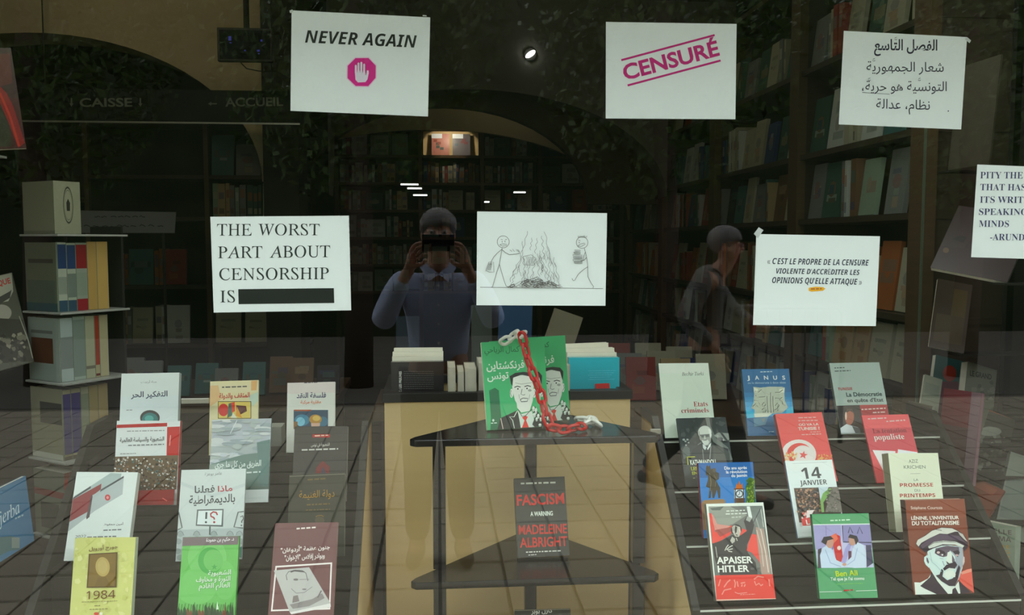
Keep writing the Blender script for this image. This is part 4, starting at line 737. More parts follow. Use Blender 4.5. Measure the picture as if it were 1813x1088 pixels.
    a.poly([(156, 510), (172, 470), (250, 428), (320, 376), (420, 344), (530, 350), (600, 386), (560, 384), (480, 410), (400, 404), (300, 450), (210, 500), (180, 540)], (192, 190, 180)); a.poly([(590, 385), (640, 410), (690, 490), (660, 470), (610, 420)], (176, 170, 164)); a.poly([(300, 450), (400, 412), (500, 416), (600, 430), (660, 490), (560, 470), (400, 480), (300, 510), (220, 560), (200, 530)], (78, 62, 80))
    a.poly([(276, 535), (340, 492), (440, 478), (560, 486), (655, 530), (640, 552), (560, 520), (430, 516), (340, 548), (290, 560)], (190, 192, 184)); a.line([(275, 540), (340, 500), (450, 486), (570, 494)], 5, D); a.line([(360, 362), (420, 372)], 5, (60, 52, 60)); a.line([(282, 560), (268, 600), (274, 630)], 5, D)
book('R12', 'brown French paperback with a bearded man in a flat cap, front right corner', (116, 56, 38), a_R12, .028, 'L', (54, 28, 24), group=GRP_R)
# ================================================================== books on the triangular stand
GF = (820, 580, 5.438); HF = (640, 780, 3.0217)
def a_green(a):
    a.frame(*GF); G = (54, 148, 92); D = (22, 74, 44); W_ = (214, 226, 212); K = (34, 38, 34)
    a.fill(G); a.text('كمال الرياحي', 206, 238, 540, 228, 54, D, 'ar'); a.text('فرنكشتاين', 226, 402, 592, 382, 76, W_, 'arb'); a.text('تونس', 234, 500, 440, 484, 60, W_, 'arb')
    a.poly([(250, 612), (306, 582), (344, 610), (346, 640), (366, 860), (330, 985), (262, 985), (268, 860)], (34, 92, 60)); a.line([(248, 606), (306, 580), (344, 608)], 5, D); a.ell(290, 890, 11, 13, (200, 220, 204), 12); a.fine(268, 926, 325, 922, 16, (200, 220, 204))
    a.poly([(330, 985), (350, 900), (360, 868), (520, 794), (560, 985)], K); a.line([(362, 870), (385, 985)], 7, (190, 170, 160)); a.line([(520, 800), (490, 856), (446, 856), (476, 890), (494, 980)], 7, W_)
    a.poly([(524, 790), (560, 830), (662, 800), (700, 970), (556, 985)], W_); a.poly([(500, 600), (520, 770), (560, 815), (640, 800), (670, 700), (680, 600)], (218, 224, 210))
    a.poly([(566, 862), (600, 846), (622, 856), (606, 890), (634, 975), (568, 985), (590, 890)], (206, 48, 36))
    a.poly([(468, 500), (474, 600), (500, 700), (540, 770), (590, 780), (650, 700), (676, 600), (680, 500), (640, 450), (500, 460)], (222, 226, 214)); a.ell(466, 630, 16, 44, (214, 220, 208)); a.ell(684, 630, 14, 44, (214, 220, 208)); a.line([(462, 600), (454, 630), (470, 668)], 4, K); a.line([(688, 600), (694, 630), (680, 660)], 4, K)
    a.poly([(448, 466), (500, 434), (580, 424), (650, 432), (682, 470), (678, 560), (664, 520), (650, 470), (560, 452), (480, 480), (474, 560), (462, 540)], K)
    a.ell(524, 588, 24, 18, (236, 238, 228)); a.ell(616, 584, 24, 17, (236, 238, 228)); a.ell(526, 588, 7, 8, K, 12); a.ell(614, 584, 7, 8, K, 12); a.line([(492, 574), (520, 562), (552, 570)], 8, K); a.line([(590, 566), (620, 556), (652, 566)], 8, K); a.ell(640, 602, 18, 12, (140, 144, 134), 14); a.line([(566, 590), (556, 640), (580, 648), (596, 640)], 5, (70, 74, 68))
    a.line([(548, 690), (576, 676), (622, 680), (616, 708), (560, 712), (548, 692)], 6, K); a.line([(536, 640), (540, 680)], 4, (120, 124, 114)); a.line([(640, 640), (632, 690)], 4, (120, 124, 114)); a.line([(500, 530), (560, 542), (660, 528)], 4, (120, 124, 114))
    a.line([(526, 786), (566, 852), (600, 846), (660, 780)], 5, K)
    a.poly([(690, 985), (664, 930), (690, 860), (670, 800), (660, 760), (690, 756), (720, 810), (760, 850), (770, 960)], K)
    for x, y, rx, ry in ((676, 780, 14, 26), (700, 800, 12, 30), (684, 840, 16, 22), (722, 850, 13, 24), (706, 880, 12, 20), (745, 880, 11, 20), (738, 935, 15, 15)): a.ell(x, y, rx, ry, W_, 12); a.line([(x-rx, y+4), (x, y+ry*.6), (x+rx, y)], 3, K)
GB = 'three fanned copies of one green Arabic paperback on the stand'
g1 = book('F1', 'frontmost of three fanned green paperbacks with a suited man in a red tie', (54, 148, 92), a_green, .014, 'L', (196, 198, 176), group=GB)
for k, lab in (('F2', 'middle copy of three fanned green paperbacks, mostly hidden behind the front one'), ('F3', 'rearmost green paperback, top right of the three fanned copies')):
    p = FIT[k]; o, X, U, N = frame_of(p); em = g1.copy(); COL.objects.link(em); em.matrix_world = mat_of(o, X, U, N)
    for ch in g1.children: c = ch.copy(); COL.objects.link(c); c.parent = em
    em['label'] = lab; em['group'] = GB
def a_fasc(a):
    a.frame(*HF); a.fill((58, 56, 50)); a.fine(852, 236, 1052, 230, 16, (190, 190, 178)); R_ = (190, 44, 34)
    a.text('FASCISM', 832, 346, 1086, 334, 58, R_, 'bold'); a.text('A WARNING', 904, 402, 1024, 398, 24, (206, 210, 198), 'heavy')
    a.text('MADELEINE', 842, 500, 1100, 492, 50, (176, 52, 42), 'bold'); a.text('ALBRIGHT', 848, 570, 1102, 560, 52, (176, 52, 42), 'bold'); a.fine(880, 600, 1072, 592, 10, (190, 186, 176)); a.fine(893, 614, 935, 611, 7, (190, 186, 176))
book('FA', 'black paperback titled FASCISM in red on the middle triangular shelf', (58, 56, 50), a_fasc, .02, 'L')
def a_pop(a):
    a.frame(*HF); a.fill((46, 48, 42)); a.text('كارل بوبر', 908, 922, 1022, 916, 24, (206, 206, 196), 'arb')
book('PO', 'dark grey Arabic book just showing at the bottom edge below the middle triangular shelf', (46, 48, 42), a_pop, .02, 'L')
# ------------------------------------------------------------------ plastic chain
def chain_path(pts, step):
    P = [Vector(p) for p in pts]; out = []; acc = 0; dist = [0]
    for i in range(1, len(P)): dist.append(dist[-1]+(P[i]-P[i-1]).length)
    d = 0
    while d < dist[-1]:
        j = max(i for i in range(len(P)) if dist[i] <= d); j = min(j, len(P)-2); f = (d-dist[j])/(dist[j+1]-dist[j]); out.append((P[j].lerp(P[j+1], f), (P[j+1]-P[j]).normalized(), j)); d += step
    return out
def link_mesh(name, L=.043, Wd=.028, r=.0043):
    h_ = (L-Wd)/2; rr = Wd/2-r; pts = []
    for i in range(9): a = -PI/2+PI*i/8; pts.append((h_+rr*math.cos(a), rr*math.sin(a), 0))
    for i in range(9): a = PI/2+PI*i/8; pts.append((-h_+rr*math.cos(a), rr*math.sin(a), 0))
    m = MB().tube(pts, r, 8, closed=True).mesh(name); m.polygons.foreach_set('use_smooth', [True]*len(m.polygons)); return m
lr = link_mesh('link_red'); lr.materials.append(RED); lwh = link_mesh('link_white'); lwh.materials.append(WHITEP)
def chain(name, label, pts, me, start=0, lab=None, step=.0292):
    e = empty(name, pts[0]); tag(e, label, 'chain', 'plastic chain over the green books')
    for i, (p, d, j) in enumerate(chain_path(pts, step)):
        o = bpy.data.objects.new('link', me); COL.objects.link(o); o.parent = e
        q = d.to_track_quat('X', 'Z'); o.rotation_mode = 'QUATERNION'; o.rotation_quaternion = q @ Euler(((PI/4 if (i+start) % 2 else -PI/4)+rnd.uniform(-.15, .15), 0, 0)).to_quaternion(); o.location = p-Vector(pts[0])
    return e
cp = [atY(926, 600, .155), atY(936, 640, .155), atY(948, 672, .15), atY(958, 700, .145), atY(965, 730, .14), atY(974, 754, .135)]
zc = 1.083+.0125
def onz(px, py, z):
    r = ray(px, py); return CAM+r*((z-CAM.z)/r.z)
cp[-1].z = zc+.01
cp += [onz(996, 760, zc), onz(1022, 756, zc), onz(1036, 752, zc)]
chain('plastic_chain', 'red plastic chain draped over the green books and along the black shelf', cp, lr)
t1, t2, t3 = atY(924, 595, .17), atY(910, 593, .225), atY(890, 606, .25)
t1.z += .004
chain('plastic_chain', 'short white end of plastic chain hooked over the top of the green books', [t1, t2, t3], lwh)
chain('plastic_chain', 'white end of plastic chain curled on the black shelf', [onz(1040, 748, zc), onz(1052, 744, zc), onz(1060, 750, zc), onz(1040, 741, zc+.004), onz(1026, 742, zc)], lwh)
# ------------------------------------------------------------------ books standing in the cabinet
def upright(name, label, loc, rotz, w_, h, t, cover, spine=None, side='L', lean=0, group=None, e=None, art=None, cat='book', roll=0):
    p = (loc[0], loc[1], loc[2], rotz, lean, roll, w_, h); o, X, U, N = frame_of(p)
    em = empty(name); em.matrix_world = mat_of(o, X, U, N); tag(em, label, cat, group)
    book_body(em, w_, h, t, c3(cover, e), c3(spine or cover, e), side)
    if art: a = Art(o, X, U, N, w_, h, e); a.z = .0001; art(a); a.m.build('cover_print', INK, em)
    return em
IF = (640, 580, 3.4865)
def a_lesp(a):
    a.frame(*IF); a.fill((40, 38, 36)); a.text('X : LES PREUVES', 247, 402, 247, 268, 15, (200, 200, 192), 'heavy')
    for k in range(9): a.fine(262, 272+k*13, 446, 272+k*13, 6, (96, 94, 90), k)
upright('book', 'black book with white vertical title, front of the stack on the left of the cabinet', (-.062, .585, 1.001), 0, .152, .205, .03, (40, 38, 36), lean=.05, art=a_lesp, group='books stacked on the left of the cabinet')
for k, (y, h, wd, lab) in enumerate(((.622, .215, .148, 'pale book directly behind the black one on the cabinet, showing its page tops'), (.660, .224, .15, 'pale book third from the front in the left cabinet stack'), (.696, .231, .146, 'rearmost book of the left cabinet stack, highest page edge'))):
    upright('book', lab, (-.062, y, 1.001), rnd.uniform(-.03, .03), wd, h, .03, (186, 182, 166), (180, 176, 160), lean=.05, e=.5, group='books stacked on the left of the cabinet')
def a_blue(a):
    a.frame(*IF); a.fill((14, 136, 150))
    for k in range(5): a.fine(1400+(k % 2)*8, 268+k*13, 1572-(k*13 % 40), 266+k*13, 5, (90, 176, 196), k)
    a.poly([(1440, 344), (1528, 340), (1532, 372), (1442, 374)], (166, 30, 26))
upright('book', 'bright blue book with a small red tag, frontmost at the right of the cabinet', (.455, .585, 1.001), -.02, .150, .212, .03, (14, 136, 150), (120, 126, 120), lean=.05, e=.5, art=a_blue, group='books stacked on the right of the cabinet')
for k, (y, h, wd, lab) in enumerate(((.622, .222, .148, 'white-edged book directly behind the bright blue one'), (.660, .231, .15, 'cream book third from the front in the right cabinet stack'), (.698, .240, .144, 'rearmost book of the right cabinet stack, tilted'))):
    upright('book', lab, (.455, y, 1.001), rnd.uniform(-.03, .03), wd, h, .03, (186, 182, 166), (180, 176, 160), lean=.05, e=.5, roll=.03 if k == 2 else 0, group='books stacked on the right of the cabinet')
for x, wd, h, y, lab in ((.036, .022, .196, .60, 'thin cream book just right of the black book on the cabinet'), (.062, .018, .184, .60, 'low grey book second right of the black book on the cabinet'), (.090, .032, .192, .60, 'thick pale book beside the green paperbacks on the cabinet'), (.126, .026, .206, .61, 'tan book half hidden behind the left edge of the green paperbacks'), (.363, .022, .20, .59, 'narrow pale book left of the bright blue book')):
    e = empty('book', (x, y, 1.001)); tag(e, lab, 'book', 'books standing edge-on in the cabinet')
    m = MB(); m.box((-wd/2, -.06, 0), (-wd/2+.001, .07, h), c3((170, 166, 150))); m.box((wd/2-.001, -.06, 0), (wd/2, .07, h), c3((170, 166, 150))); m.box((-wd/2+.001, .069, 0), (wd/2-.001, .07, h), c3((150, 146, 130))); m.build('cover', INK, e)
    MB().box((-wd/2+.001, -.058, .001), (wd/2-.001, .069, h-.002)).build('pages', PAGES, e)
# ================================================================== right wing: books on ledges of a dark side rack
rack = empty('side_rack', (2.0, .75, 0)); tag(rack, 'dark slanted side rack with ledges at the right, holding French books', 'shelf')
m = MB(); m.prism([(-.02, -.62), (.01, -.62), (.10, .32), (.07, .32)], 'z', 0, 2.3); m.build('back_panel', DARK, rack)
for k, key in enumerate(('W1', 'W2', 'W3', 'W4', 'W5', 'W6', 'W7', 'W8', 'W9', 'W10', 'W11', 'W12')):
    p = FIT[key]; o, X, U, N = frame_of(p); lowc = min((o-X*p[6]/2), (o+X*p[6]/2), key=lambda v: v.z)
    m = MB(); z = lowc.z-.002; c = (lowc.x-N.x*.02, lowc.y-N.y*.02)
    xr = -.02+(c[1]-.75+.62)*.0957
    m.box((c[0]-2.0-.03, c[1]-.75-.03, z-.006), (max(c[0]-2.0+.04, xr), c[1]-.75+.04, z)); m.build('ledge', DARK, rack)
def plain(c, bands, e=None):
    def f(a):
        a.fill(c)
        for (u0, v0, u1, v1, cc) in bands: a.fill(cc, u0, v0, u1, v1)
    return f
GW = 'books on the right side rack'
def a_W1(a):
    a.frame(*FF); a.fill((104, 112, 96)); a.text('MICHELLE', 812, 478, 1100, 514, 32, (70, 62, 60), 'humb'); a.text('OBAMA', 886, 536, 1098, 566, 34, (70, 62, 60), 'humb')
    for k in range(5): a.text('THELIGHTWECARRY'[k*3:k*3+3], 960+k*22, 606+k*36, 1090, 612+k*36, 24, (136, 112, 66), 'humb')
book('W1', 'grey-green book titled MICHELLE OBAMA at the lower right beside the display end', (104, 112, 96), a_W1, .03, 'R', (110, 118, 104), group=GW)
def a_W2(a):
    a.frame(*FF); a.fill((84, 36, 20)); a.poly([(690, 80), (730, 60), (1000, 190), (960, 230)], (100, 46, 26))
book('W2', 'orange-brown book lying aslant under the large portrait book at the right', (84, 36, 20), a_W2, .012, 'R', group=GW)
def a_W3(a):
    a.frame(*DF); a.fill((46, 44, 38)); a.poly([(1240, 390), (1561, 400), (1561, 480), (1240, 425)], (100, 52, 34)); a.ell(1300, 690, 95, 130, (84, 84, 76)); a.ell(1300, 700, 50, 80, (60, 60, 54)); a.ell(1310, 600, 84, 34, (112, 114, 104)); a.mottle((1150, 640, 1420, 900), [(104, 104, 94), (70, 70, 62), (52, 50, 44), (120, 120, 110)], 70, 10, 30, 4)
book('W3', 'large dark book with a grey portrait and orange top strip at the right edge', (46, 44, 38), a_W3, .03, 'R', (128, 130, 118), group=GW)
def a_W4(a):
    a.frame(*DF); a.fill((78, 78, 68)); a.text('LE GRAND', 1160, 186, 1320, 216, 40, (40, 40, 36), 'heavy'); a.mottle((1190, 240, 1370, 440), [(66, 66, 58), (88, 88, 78)], 30, 14, 36, 4)
book('W4', 'grey book titled LE GRAND on the right side rack', (78, 78, 68), a_W4, .03, 'R', (104, 106, 94), group=GW)
def a_W5(a):
    a.frame(*DF); a.fill((26, 56, 54)); a.ell(1010, 170, 50, 60, (104, 32, 22)); a.poly([(950, 230), (1070, 230), (1140, 320), (1140, 480), (880, 480)], (70, 24, 40)); a.poly([(800, 320), (900, 320), (920, 420), (780, 400)], (84, 16, 16))
book('W5', 'teal book with a red figure on the cover, left of the LE GRAND book', (26, 56, 54), a_W5, .02, 'R', group=GW)
book('W6', 'small grey-white book beside the brown post, below the red-figure book', (96, 98, 84), plain((92, 94, 82), [(.1, .5, .9, .8, (84, 86, 76))]), .01, 'R', group=GW)
book('W7', 'small grey book with a pale edge standing lowest beside the brown post', (66, 60, 50), plain((60, 56, 48), [(.1, .1, .8, .6, (76, 70, 58)), (.3, .3, .6, .7, (52, 46, 38))]), .014, 'R', (104, 106, 96), group=GW)
def a_W8(a):
    a.frame(1400, 270, 2.94); a.fill((56, 20, 26)); a.poly([(760, 480), (870, 270), (960, 290), (960, 420), (900, 500)], (62, 34, 32)); a.poly([(840, 450), (880, 430), (915, 440), (900, 470), (870, 460)], (34, 20, 18)); a.ell(808, 508, 16, 14, (110, 78, 46)); a.ell(740, 520, 24, 14, (76, 60, 46))
book('W8', 'large dark red book with a face, tilted behind the PITY THE sheet', (52, 20, 26), a_W8, .016, 'R', (120, 116, 106), group=GW)
book('W9', 'dark brown book with a pale vertical edge beneath the large dark red book', (40, 28, 20), plain((38, 28, 20), [(.1, .1, .9, .5, (46, 36, 24)), (.5, .5, .9, .9, (50, 40, 16))]), .012, 'R', (104, 100, 86), group=GW)
book('W11', 'plum-coloured book behind the portrait book on the right side rack', (54, 26, 28), plain((50, 26, 28), [(0, .6, 1, 1, (72, 18, 24)), (.75, 0, 1, 1, (84, 64, 70))]), .012, 'R', (84, 60, 66), group=GW)
book('W10', 'tall grey-brown board propped behind the Arabic sheet at upper right', (48, 44, 36), plain((48, 44, 36), [(.05, .05, .95, .95, (50, 46, 38))]), .006, 'R', e=.5, cat='board', name='display_board')
book('W12', 'pale grey book at the lower right edge, in front of the portrait book', (78, 80, 68), plain((74, 78, 68), [(.05, .2, .9, .7, (64, 70, 62))]), .02, 'L', (60, 64, 60), group=GW)
for cx_, cy_, cn in ((346, 709, 0), (1160, 763, 1)):      # pale clips at the ends of the back shelf
    q = atY(cx_, cy_, .452); sd = [o for o in COL.objects if o.name.startswith('stepped_display') and o.parent is None][cn]
    MB().box((-.036 if cn == 0 else -.015, -.004, -.007), (.036 if cn == 0 else .015, .004, .007)).build('shelf_clip', METAL, sd, bevel=.001, loc=(q.x-sd.location.x, q.y-sd.location.y, q.z))
# ================================================================== left wing
lr_ = empty('side_rack', (-1.45, .75, 0)); tag(lr_, 'dark side rack at the left edge holding a magazine and the Djerba book', 'shelf')
MB().prism([(-.10, -.68), (-.07, -.68), (-.04, .2), (-.07, .2)], 'z', 0, 2.4).build('back_panel', DARK, lr_)
for z, y, x1 in ((.815, -.68, .30), (1.165, -.12, .16), (1.795, -.26, .22)):
    MB().box((-.06, y, z-.006), (x1, y+.22, z)).build('ledge', DARK if z == 1.165 else pm('acrylic_ledge', (.38, .38, .34, 1), .25, .5), lr_)
def a_V1(a):
    a.frame(0, 280, 3.4); a.fill((62, 62, 52)); a.poly([(-200, 700), (70, 690), (80, 800), (50, 860), (-200, 900)], (130, 128, 114)); a.text('AFRIQUE', -90, 790, 66, 750, 34, (150, 40, 34), 'bold'); a.poly([(-50, 860), (60, 800), (70, 790), (60, 840), (-40, 900)], (50, 50, 44)); a.ell(10, 930, 60, 50, (120, 116, 104)); a.frame(0, 560, 3.626); a.rect(-200, 0, 230, 320, (44, 42, 34)); a.mottle((-50, 120, 190, 310), [(84, 80, 66), (60, 58, 48), (104, 100, 84), (36, 34, 28)], 60, 12, 30, 9); a.line([(125, 0), (185, 160), (212, 270)], 6, (110, 110, 96))
book('V1', 'dark magazine with grey figures on its cover at the left edge', (62, 62, 52), a_V1, .006, 'R', cat='magazine', name='magazine')
def a_V2(a):
    a.frame(0, 800, 3.776); a.fill((44, 92, 126)); a.poly([(-200, 600), (80, 560), (130, 580), (130, 650), (60, 660), (-200, 800)], (52, 84, 88)); a.rect(78, 570, 130, 640, (100, 112, 108)); a.text('jerba', -6, 490, 134, 400, 90, (170, 190, 198), 'ital'); a.fine(100, 450, 155, 425, 12, (130, 156, 166))
book('V2', 'blue travel book with the word Djerba at the lower left edge', (44, 92, 126), a_V2, .01, 'R', group=None)
def a_V0(a):
    a.frame(0, 0, 3.4); a.fill((52, 14, 6)); a.fill((44, 22, 8), 0, .5, 1, 1); a.poly([(-80, 640), (-40, 560), (40, 620), (70, 880), (-60, 880)], (34, 34, 12)); a.poly([(-60, 330), (60, 320), (75, 500), (0, 520)], (70, 28, 8)); a.poly([(-20, 500), (40, 560), (80, 640), (150, 860), (110, 890), (60, 760), (0, 620)], (110, 16, 6)); a.line([(0, 560), (60, 700), (115, 880)], 14, (150, 36, 12))
book('V0', 'red and orange cover book high at the left edge on a pale ledge', (70, 22, 10), a_V0, .01, 'R')
# tower rack with books seen spine-on
tw = empty('tower_rack', (-1.145, .80, 0)); tw.rotation_euler = (0, 0, math.radians(-34)); tag(tw, 'tall narrow tower rack with clear shelves of books at the left', 'shelf')
TZ = [.66, .898, 1.135, 1.345, 1.575]
for z in TZ: MB().box((-.10, -.045, z-.007), (.085, .19, z-.001)).build('clear_shelf', pm('acrylic_ledge', None, 0), tw, bevel=.001)
MB().box((-.10, .191, 0), (.05, .199, 1.60)).build('back_panel', DARK, tw)
MB().box((-.11, -.03, 0), (.09, .22, .02)).build('base', DARK, tw)
R34 = Matrix.Rotation(math.radians(-34), 3, 'Z')
def tower(z, items, h0, names):
    y = -.03
    for (t_, cv, sp, h, bands), lab in zip(items, names):
        t_ *= .88 if len(items) > 1 else 1
        loc = Vector((-.10+.075-.0, y, 0)); loc = R34 @ loc+Vector((-1.145, .80, z))
        def art(a, cv=cv, bands=bands):
            a.fill(cv); [a.fill(b[4], b[0], b[1], b[2], b[3]) for b in bands]
        em = upright('book', lab, loc, math.radians(-34), .15, h, t_, cv, sp, 'R', e=.58, art=art, group='books on the tower rack at the left')
        # printed bands on the spine
        sb = MB(); x = .0752
        for (v0, v1, c) in (lab and SPB.get(lab, [])): sb.add([(x, v0*h, -.001), (x, v0*h, -t_+.001), (x, v1*h, -t_+.001), (x, v1*h, -.001)], [(0, 1, 2, 3)], c3(c, .58))
        if sb.v: sb.build('spine_print', INK, em)
        y += t_+.0006
GY = (92, 98, 84); SPB = {}
T4 = ['white boxed book with an oval emblem on top of the tower rack']
tower(1.575, [(.085, (112, 112, 92), (112, 112, 92), .155, [(0, 0, 1, .06, (96, 96, 80))])], .15, T4)
bxw = [o for o in COL.objects if o.get('label') == T4[0]][0]; om = MB()   # oval emblem printed on the side of the box
for r0, r1, c in ((1.0, .90, (60, 62, 52)), (.82, .78, (84, 86, 72))):
    n = 28; vs = []
    for k in range(n):
        for q in (r0, r1): vs.append((.0755, .085+q*.055*math.sin(2*PI*k/n), -.045+q*.016*math.cos(2*PI*k/n)))
    om.add(vs, [(2*k, 2*k+1, (2*k+3) % (2*n), (2*k+2) % (2*n)) for k in range(n)], c3(c))
om.add([(.0756, .068, -.040), (.0756, .068, -.050), (.0756, .092, -.051), (.0756, .104, -.045), (.0756, .092, -.039)], [(0, 1, 2, 3, 4)], c3((44, 42, 36)))
om.build('emblem', INK, bxw)
N3 = ['grey-white book with a lettered cover facing left on the second tier of the tower', 'blue-topped white book first in its tier of the tower', 'second blue-topped white book in the same tower tier', 'red-topped white book on the tower tier below the boxed book', 'tan book with plain edges beside the red-topped book', 'second tan book at the right end of its tower tier']
SPB[N3[1]] = [(.62, .97, (22, 42, 74)), (0, .16, (34, 56, 70)), (.25, .5, (104, 110, 100))]; SPB[N3[2]] = [(.62, .97, (24, 44, 76)), (0, .16, (34, 56, 70)), (.2, .55, (84, 92, 84))]; SPB[N3[3]] = [(.62, .97, (104, 14, 18)), (0, .17, (110, 20, 26)), (.22, .56, (104, 112, 98))]
tower(1.345, [(.004, (86, 90, 74), GY, .205, [(.05, .05, .95, .45, (72, 80, 70)), (.1, .7, .9, .76, (56, 56, 48)), (0, 0, 1, .12, (44, 66, 70))]), (.033, GY, (128, 132, 118), .205, []), (.033, GY, (124, 130, 114), .203, []), (.042, GY, (110, 116, 104), .204, []), (.036, GY, (140, 112, 60), .207, []), (.044, GY, (148, 120, 66), .207, [])], .2, N3)
N2 = ['white book with a brown photo facing left on the third tier of the tower', 'white book with dark vertical spine lettering on the tower', 'pale book with thin spine rules in the third tower tier', 'cream book fourth along in the third tower tier', 'cream book with an orange-red spine stripe on the tower', 'thin cream book at the right end of the third tower tier']
SPB[N2[1]] = [(.2, .7, (96, 102, 98))]; SPB[N2[4]] = [(.2, 1, (124, 42, 20)), (.02, .06, (80, 30, 20))]; SPB[N2[2]] = [(.05, .95, (98, 108, 100))]; SPB[N2[3]] = [(.15, .2, (90, 84, 70))]
tower(1.135, [(.004, (120, 128, 120), GY, .19, [(.1, .28, .8, .68, (74, 46, 30)), (.1, .75, .8, .8, (86, 90, 84))]), (.046, GY, (132, 142, 138), .19, []), (.045, GY, (124, 134, 124), .192, []), (.036, GY, (132, 132, 108), .191, []), (.018, GY, (138, 130, 100), .19, []), (.034, GY, (142, 134, 104), .191, [])], .2, N2)
N1 = ['dark-pictured cream book facing left on the fourth tier of the tower', 'cream book with a violet spine panel, first of two on the tower', 'cream book with a violet spine panel, second of two on the tower', 'cream book with a printed grey spine beside the violet ones', 'plain tan book near the right end of the fourth tower tier', 'last tan book of the fourth tower tier']
for i in (1, 2): SPB[N1[i]] = [(.08, .94, (48, 42, 84)), (.0, .05, (70, 62, 50))]
SPB[N1[3]] = [(.1, .9, (108, 112, 92))]
tower(.898, [(.004, (110, 106, 84), GY, .215, [(.3, .5, 1, .8, (44, 42, 34)), (0, 0, 1, .08, (150, 150, 136))]), (.030, GY, (124, 118, 92), .212, []), (.036, GY, (122, 116, 92), .212, []), (.030, GY, (128, 126, 104), .213, []), (.036, GY, (126, 112, 76), .214, []), (.038, GY, (130, 114, 78), .214, [])], .2, N1)
N0 = ['grey book with a red spine at the foot of the tower rack', 'red-banded book behind it at the foot of the tower rack']
SPB[N0[0]] = [(.1, .9, (140, 34, 24))]
tower(.66, [(.05, (84, 84, 72), (104, 40, 30), .2, [(0, .6, 1, .7, (100, 28, 22)), (.2, .1, .8, .5, (50, 48, 42))]), (.03, (84, 84, 72), (120, 30, 22), .2, [])], .2, N0)
# ================================================================== shop interior behind the display
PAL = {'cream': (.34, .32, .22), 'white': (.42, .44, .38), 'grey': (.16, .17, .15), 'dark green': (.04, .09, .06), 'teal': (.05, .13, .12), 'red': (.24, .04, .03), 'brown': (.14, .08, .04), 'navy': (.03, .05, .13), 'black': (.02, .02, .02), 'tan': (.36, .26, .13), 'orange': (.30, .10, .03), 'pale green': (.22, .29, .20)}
BGM = {}
def bg_mesh(colr, kind, v):
    k = (colr, kind, v)
    if k in BGM: return BGM[k]
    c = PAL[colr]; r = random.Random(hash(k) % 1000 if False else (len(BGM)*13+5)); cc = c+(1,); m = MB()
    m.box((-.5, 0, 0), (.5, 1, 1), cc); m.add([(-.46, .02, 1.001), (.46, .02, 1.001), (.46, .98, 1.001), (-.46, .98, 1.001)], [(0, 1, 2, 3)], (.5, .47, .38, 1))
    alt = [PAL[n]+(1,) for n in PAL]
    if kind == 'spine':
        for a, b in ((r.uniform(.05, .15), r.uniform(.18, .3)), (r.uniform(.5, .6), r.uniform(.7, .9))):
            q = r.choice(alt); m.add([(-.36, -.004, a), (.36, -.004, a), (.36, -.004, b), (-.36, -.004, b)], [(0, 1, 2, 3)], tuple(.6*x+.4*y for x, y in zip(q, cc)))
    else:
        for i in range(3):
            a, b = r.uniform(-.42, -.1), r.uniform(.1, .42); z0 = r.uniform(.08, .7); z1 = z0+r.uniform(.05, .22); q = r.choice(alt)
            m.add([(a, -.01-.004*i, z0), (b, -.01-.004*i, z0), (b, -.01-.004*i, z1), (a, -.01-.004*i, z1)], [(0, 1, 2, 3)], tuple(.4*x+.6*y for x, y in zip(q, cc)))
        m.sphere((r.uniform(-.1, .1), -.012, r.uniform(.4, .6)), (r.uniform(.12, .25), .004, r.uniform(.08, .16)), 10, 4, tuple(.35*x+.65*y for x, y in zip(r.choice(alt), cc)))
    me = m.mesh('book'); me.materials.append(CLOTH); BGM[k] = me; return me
NBG = [0]
FAR = {}; SEQ = {}
NTH = ['first', 'second', 'third', 'fourth', 'fifth', 'sixth', 'seventh', 'eighth', 'ninth', 'tenth', 'eleventh', 'twelfth', 'thirteenth', 'fourteenth', 'fifteenth', 'sixteenth']
def bgbook(colr, kind, loc, rz, w_, d, h, where, tilt=0, v=0, far=False, end='from the left'):
    if far:        # books deep in the shop, too small to pick apart
        me = bg_mesh(colr, kind, v); M = Matrix.LocRotScale(Vector(loc), Euler((tilt, 0, rz)), Vector((w_, d, h))); m = FAR.setdefault(where, MB()); cl = me.color_attributes['Col'].data
        m_v = [M @ q.co for q in me.vertices]; n = len(m.v); m.v += [tuple(q) for q in m_v]
        for pl in me.polygons: m.f.append([n+i for i in pl.vertices]); m.c.append(tuple(cl[pl.loop_start].color)); m.mi.append(0)
        return
    o = bpy.data.objects.new('book', bg_mesh(colr, kind, v)); COL.objects.link(o); o.location = (loc[0], loc[1], loc[2]+.001+.025*abs(tilt)); o.rotation_euler = (tilt, 0, rz); o.scale = (w_, d, h)
    kk = (colr, kind, where); n = SEQ[kk] = SEQ.get(kk, 0)+1; kd = 'spine' if kind == 'spine' else 'face-out'
    o['label'] = f"{NTH[n-1]} {colr} {kd} book {end}, {where}"; o['category'] = 'book'; o['group'] = 'books '+where; NBG[0] += 1
    return o
ORD = ['lowest', 'second', 'third', 'fourth', 'fifth', 'sixth', 'seventh']
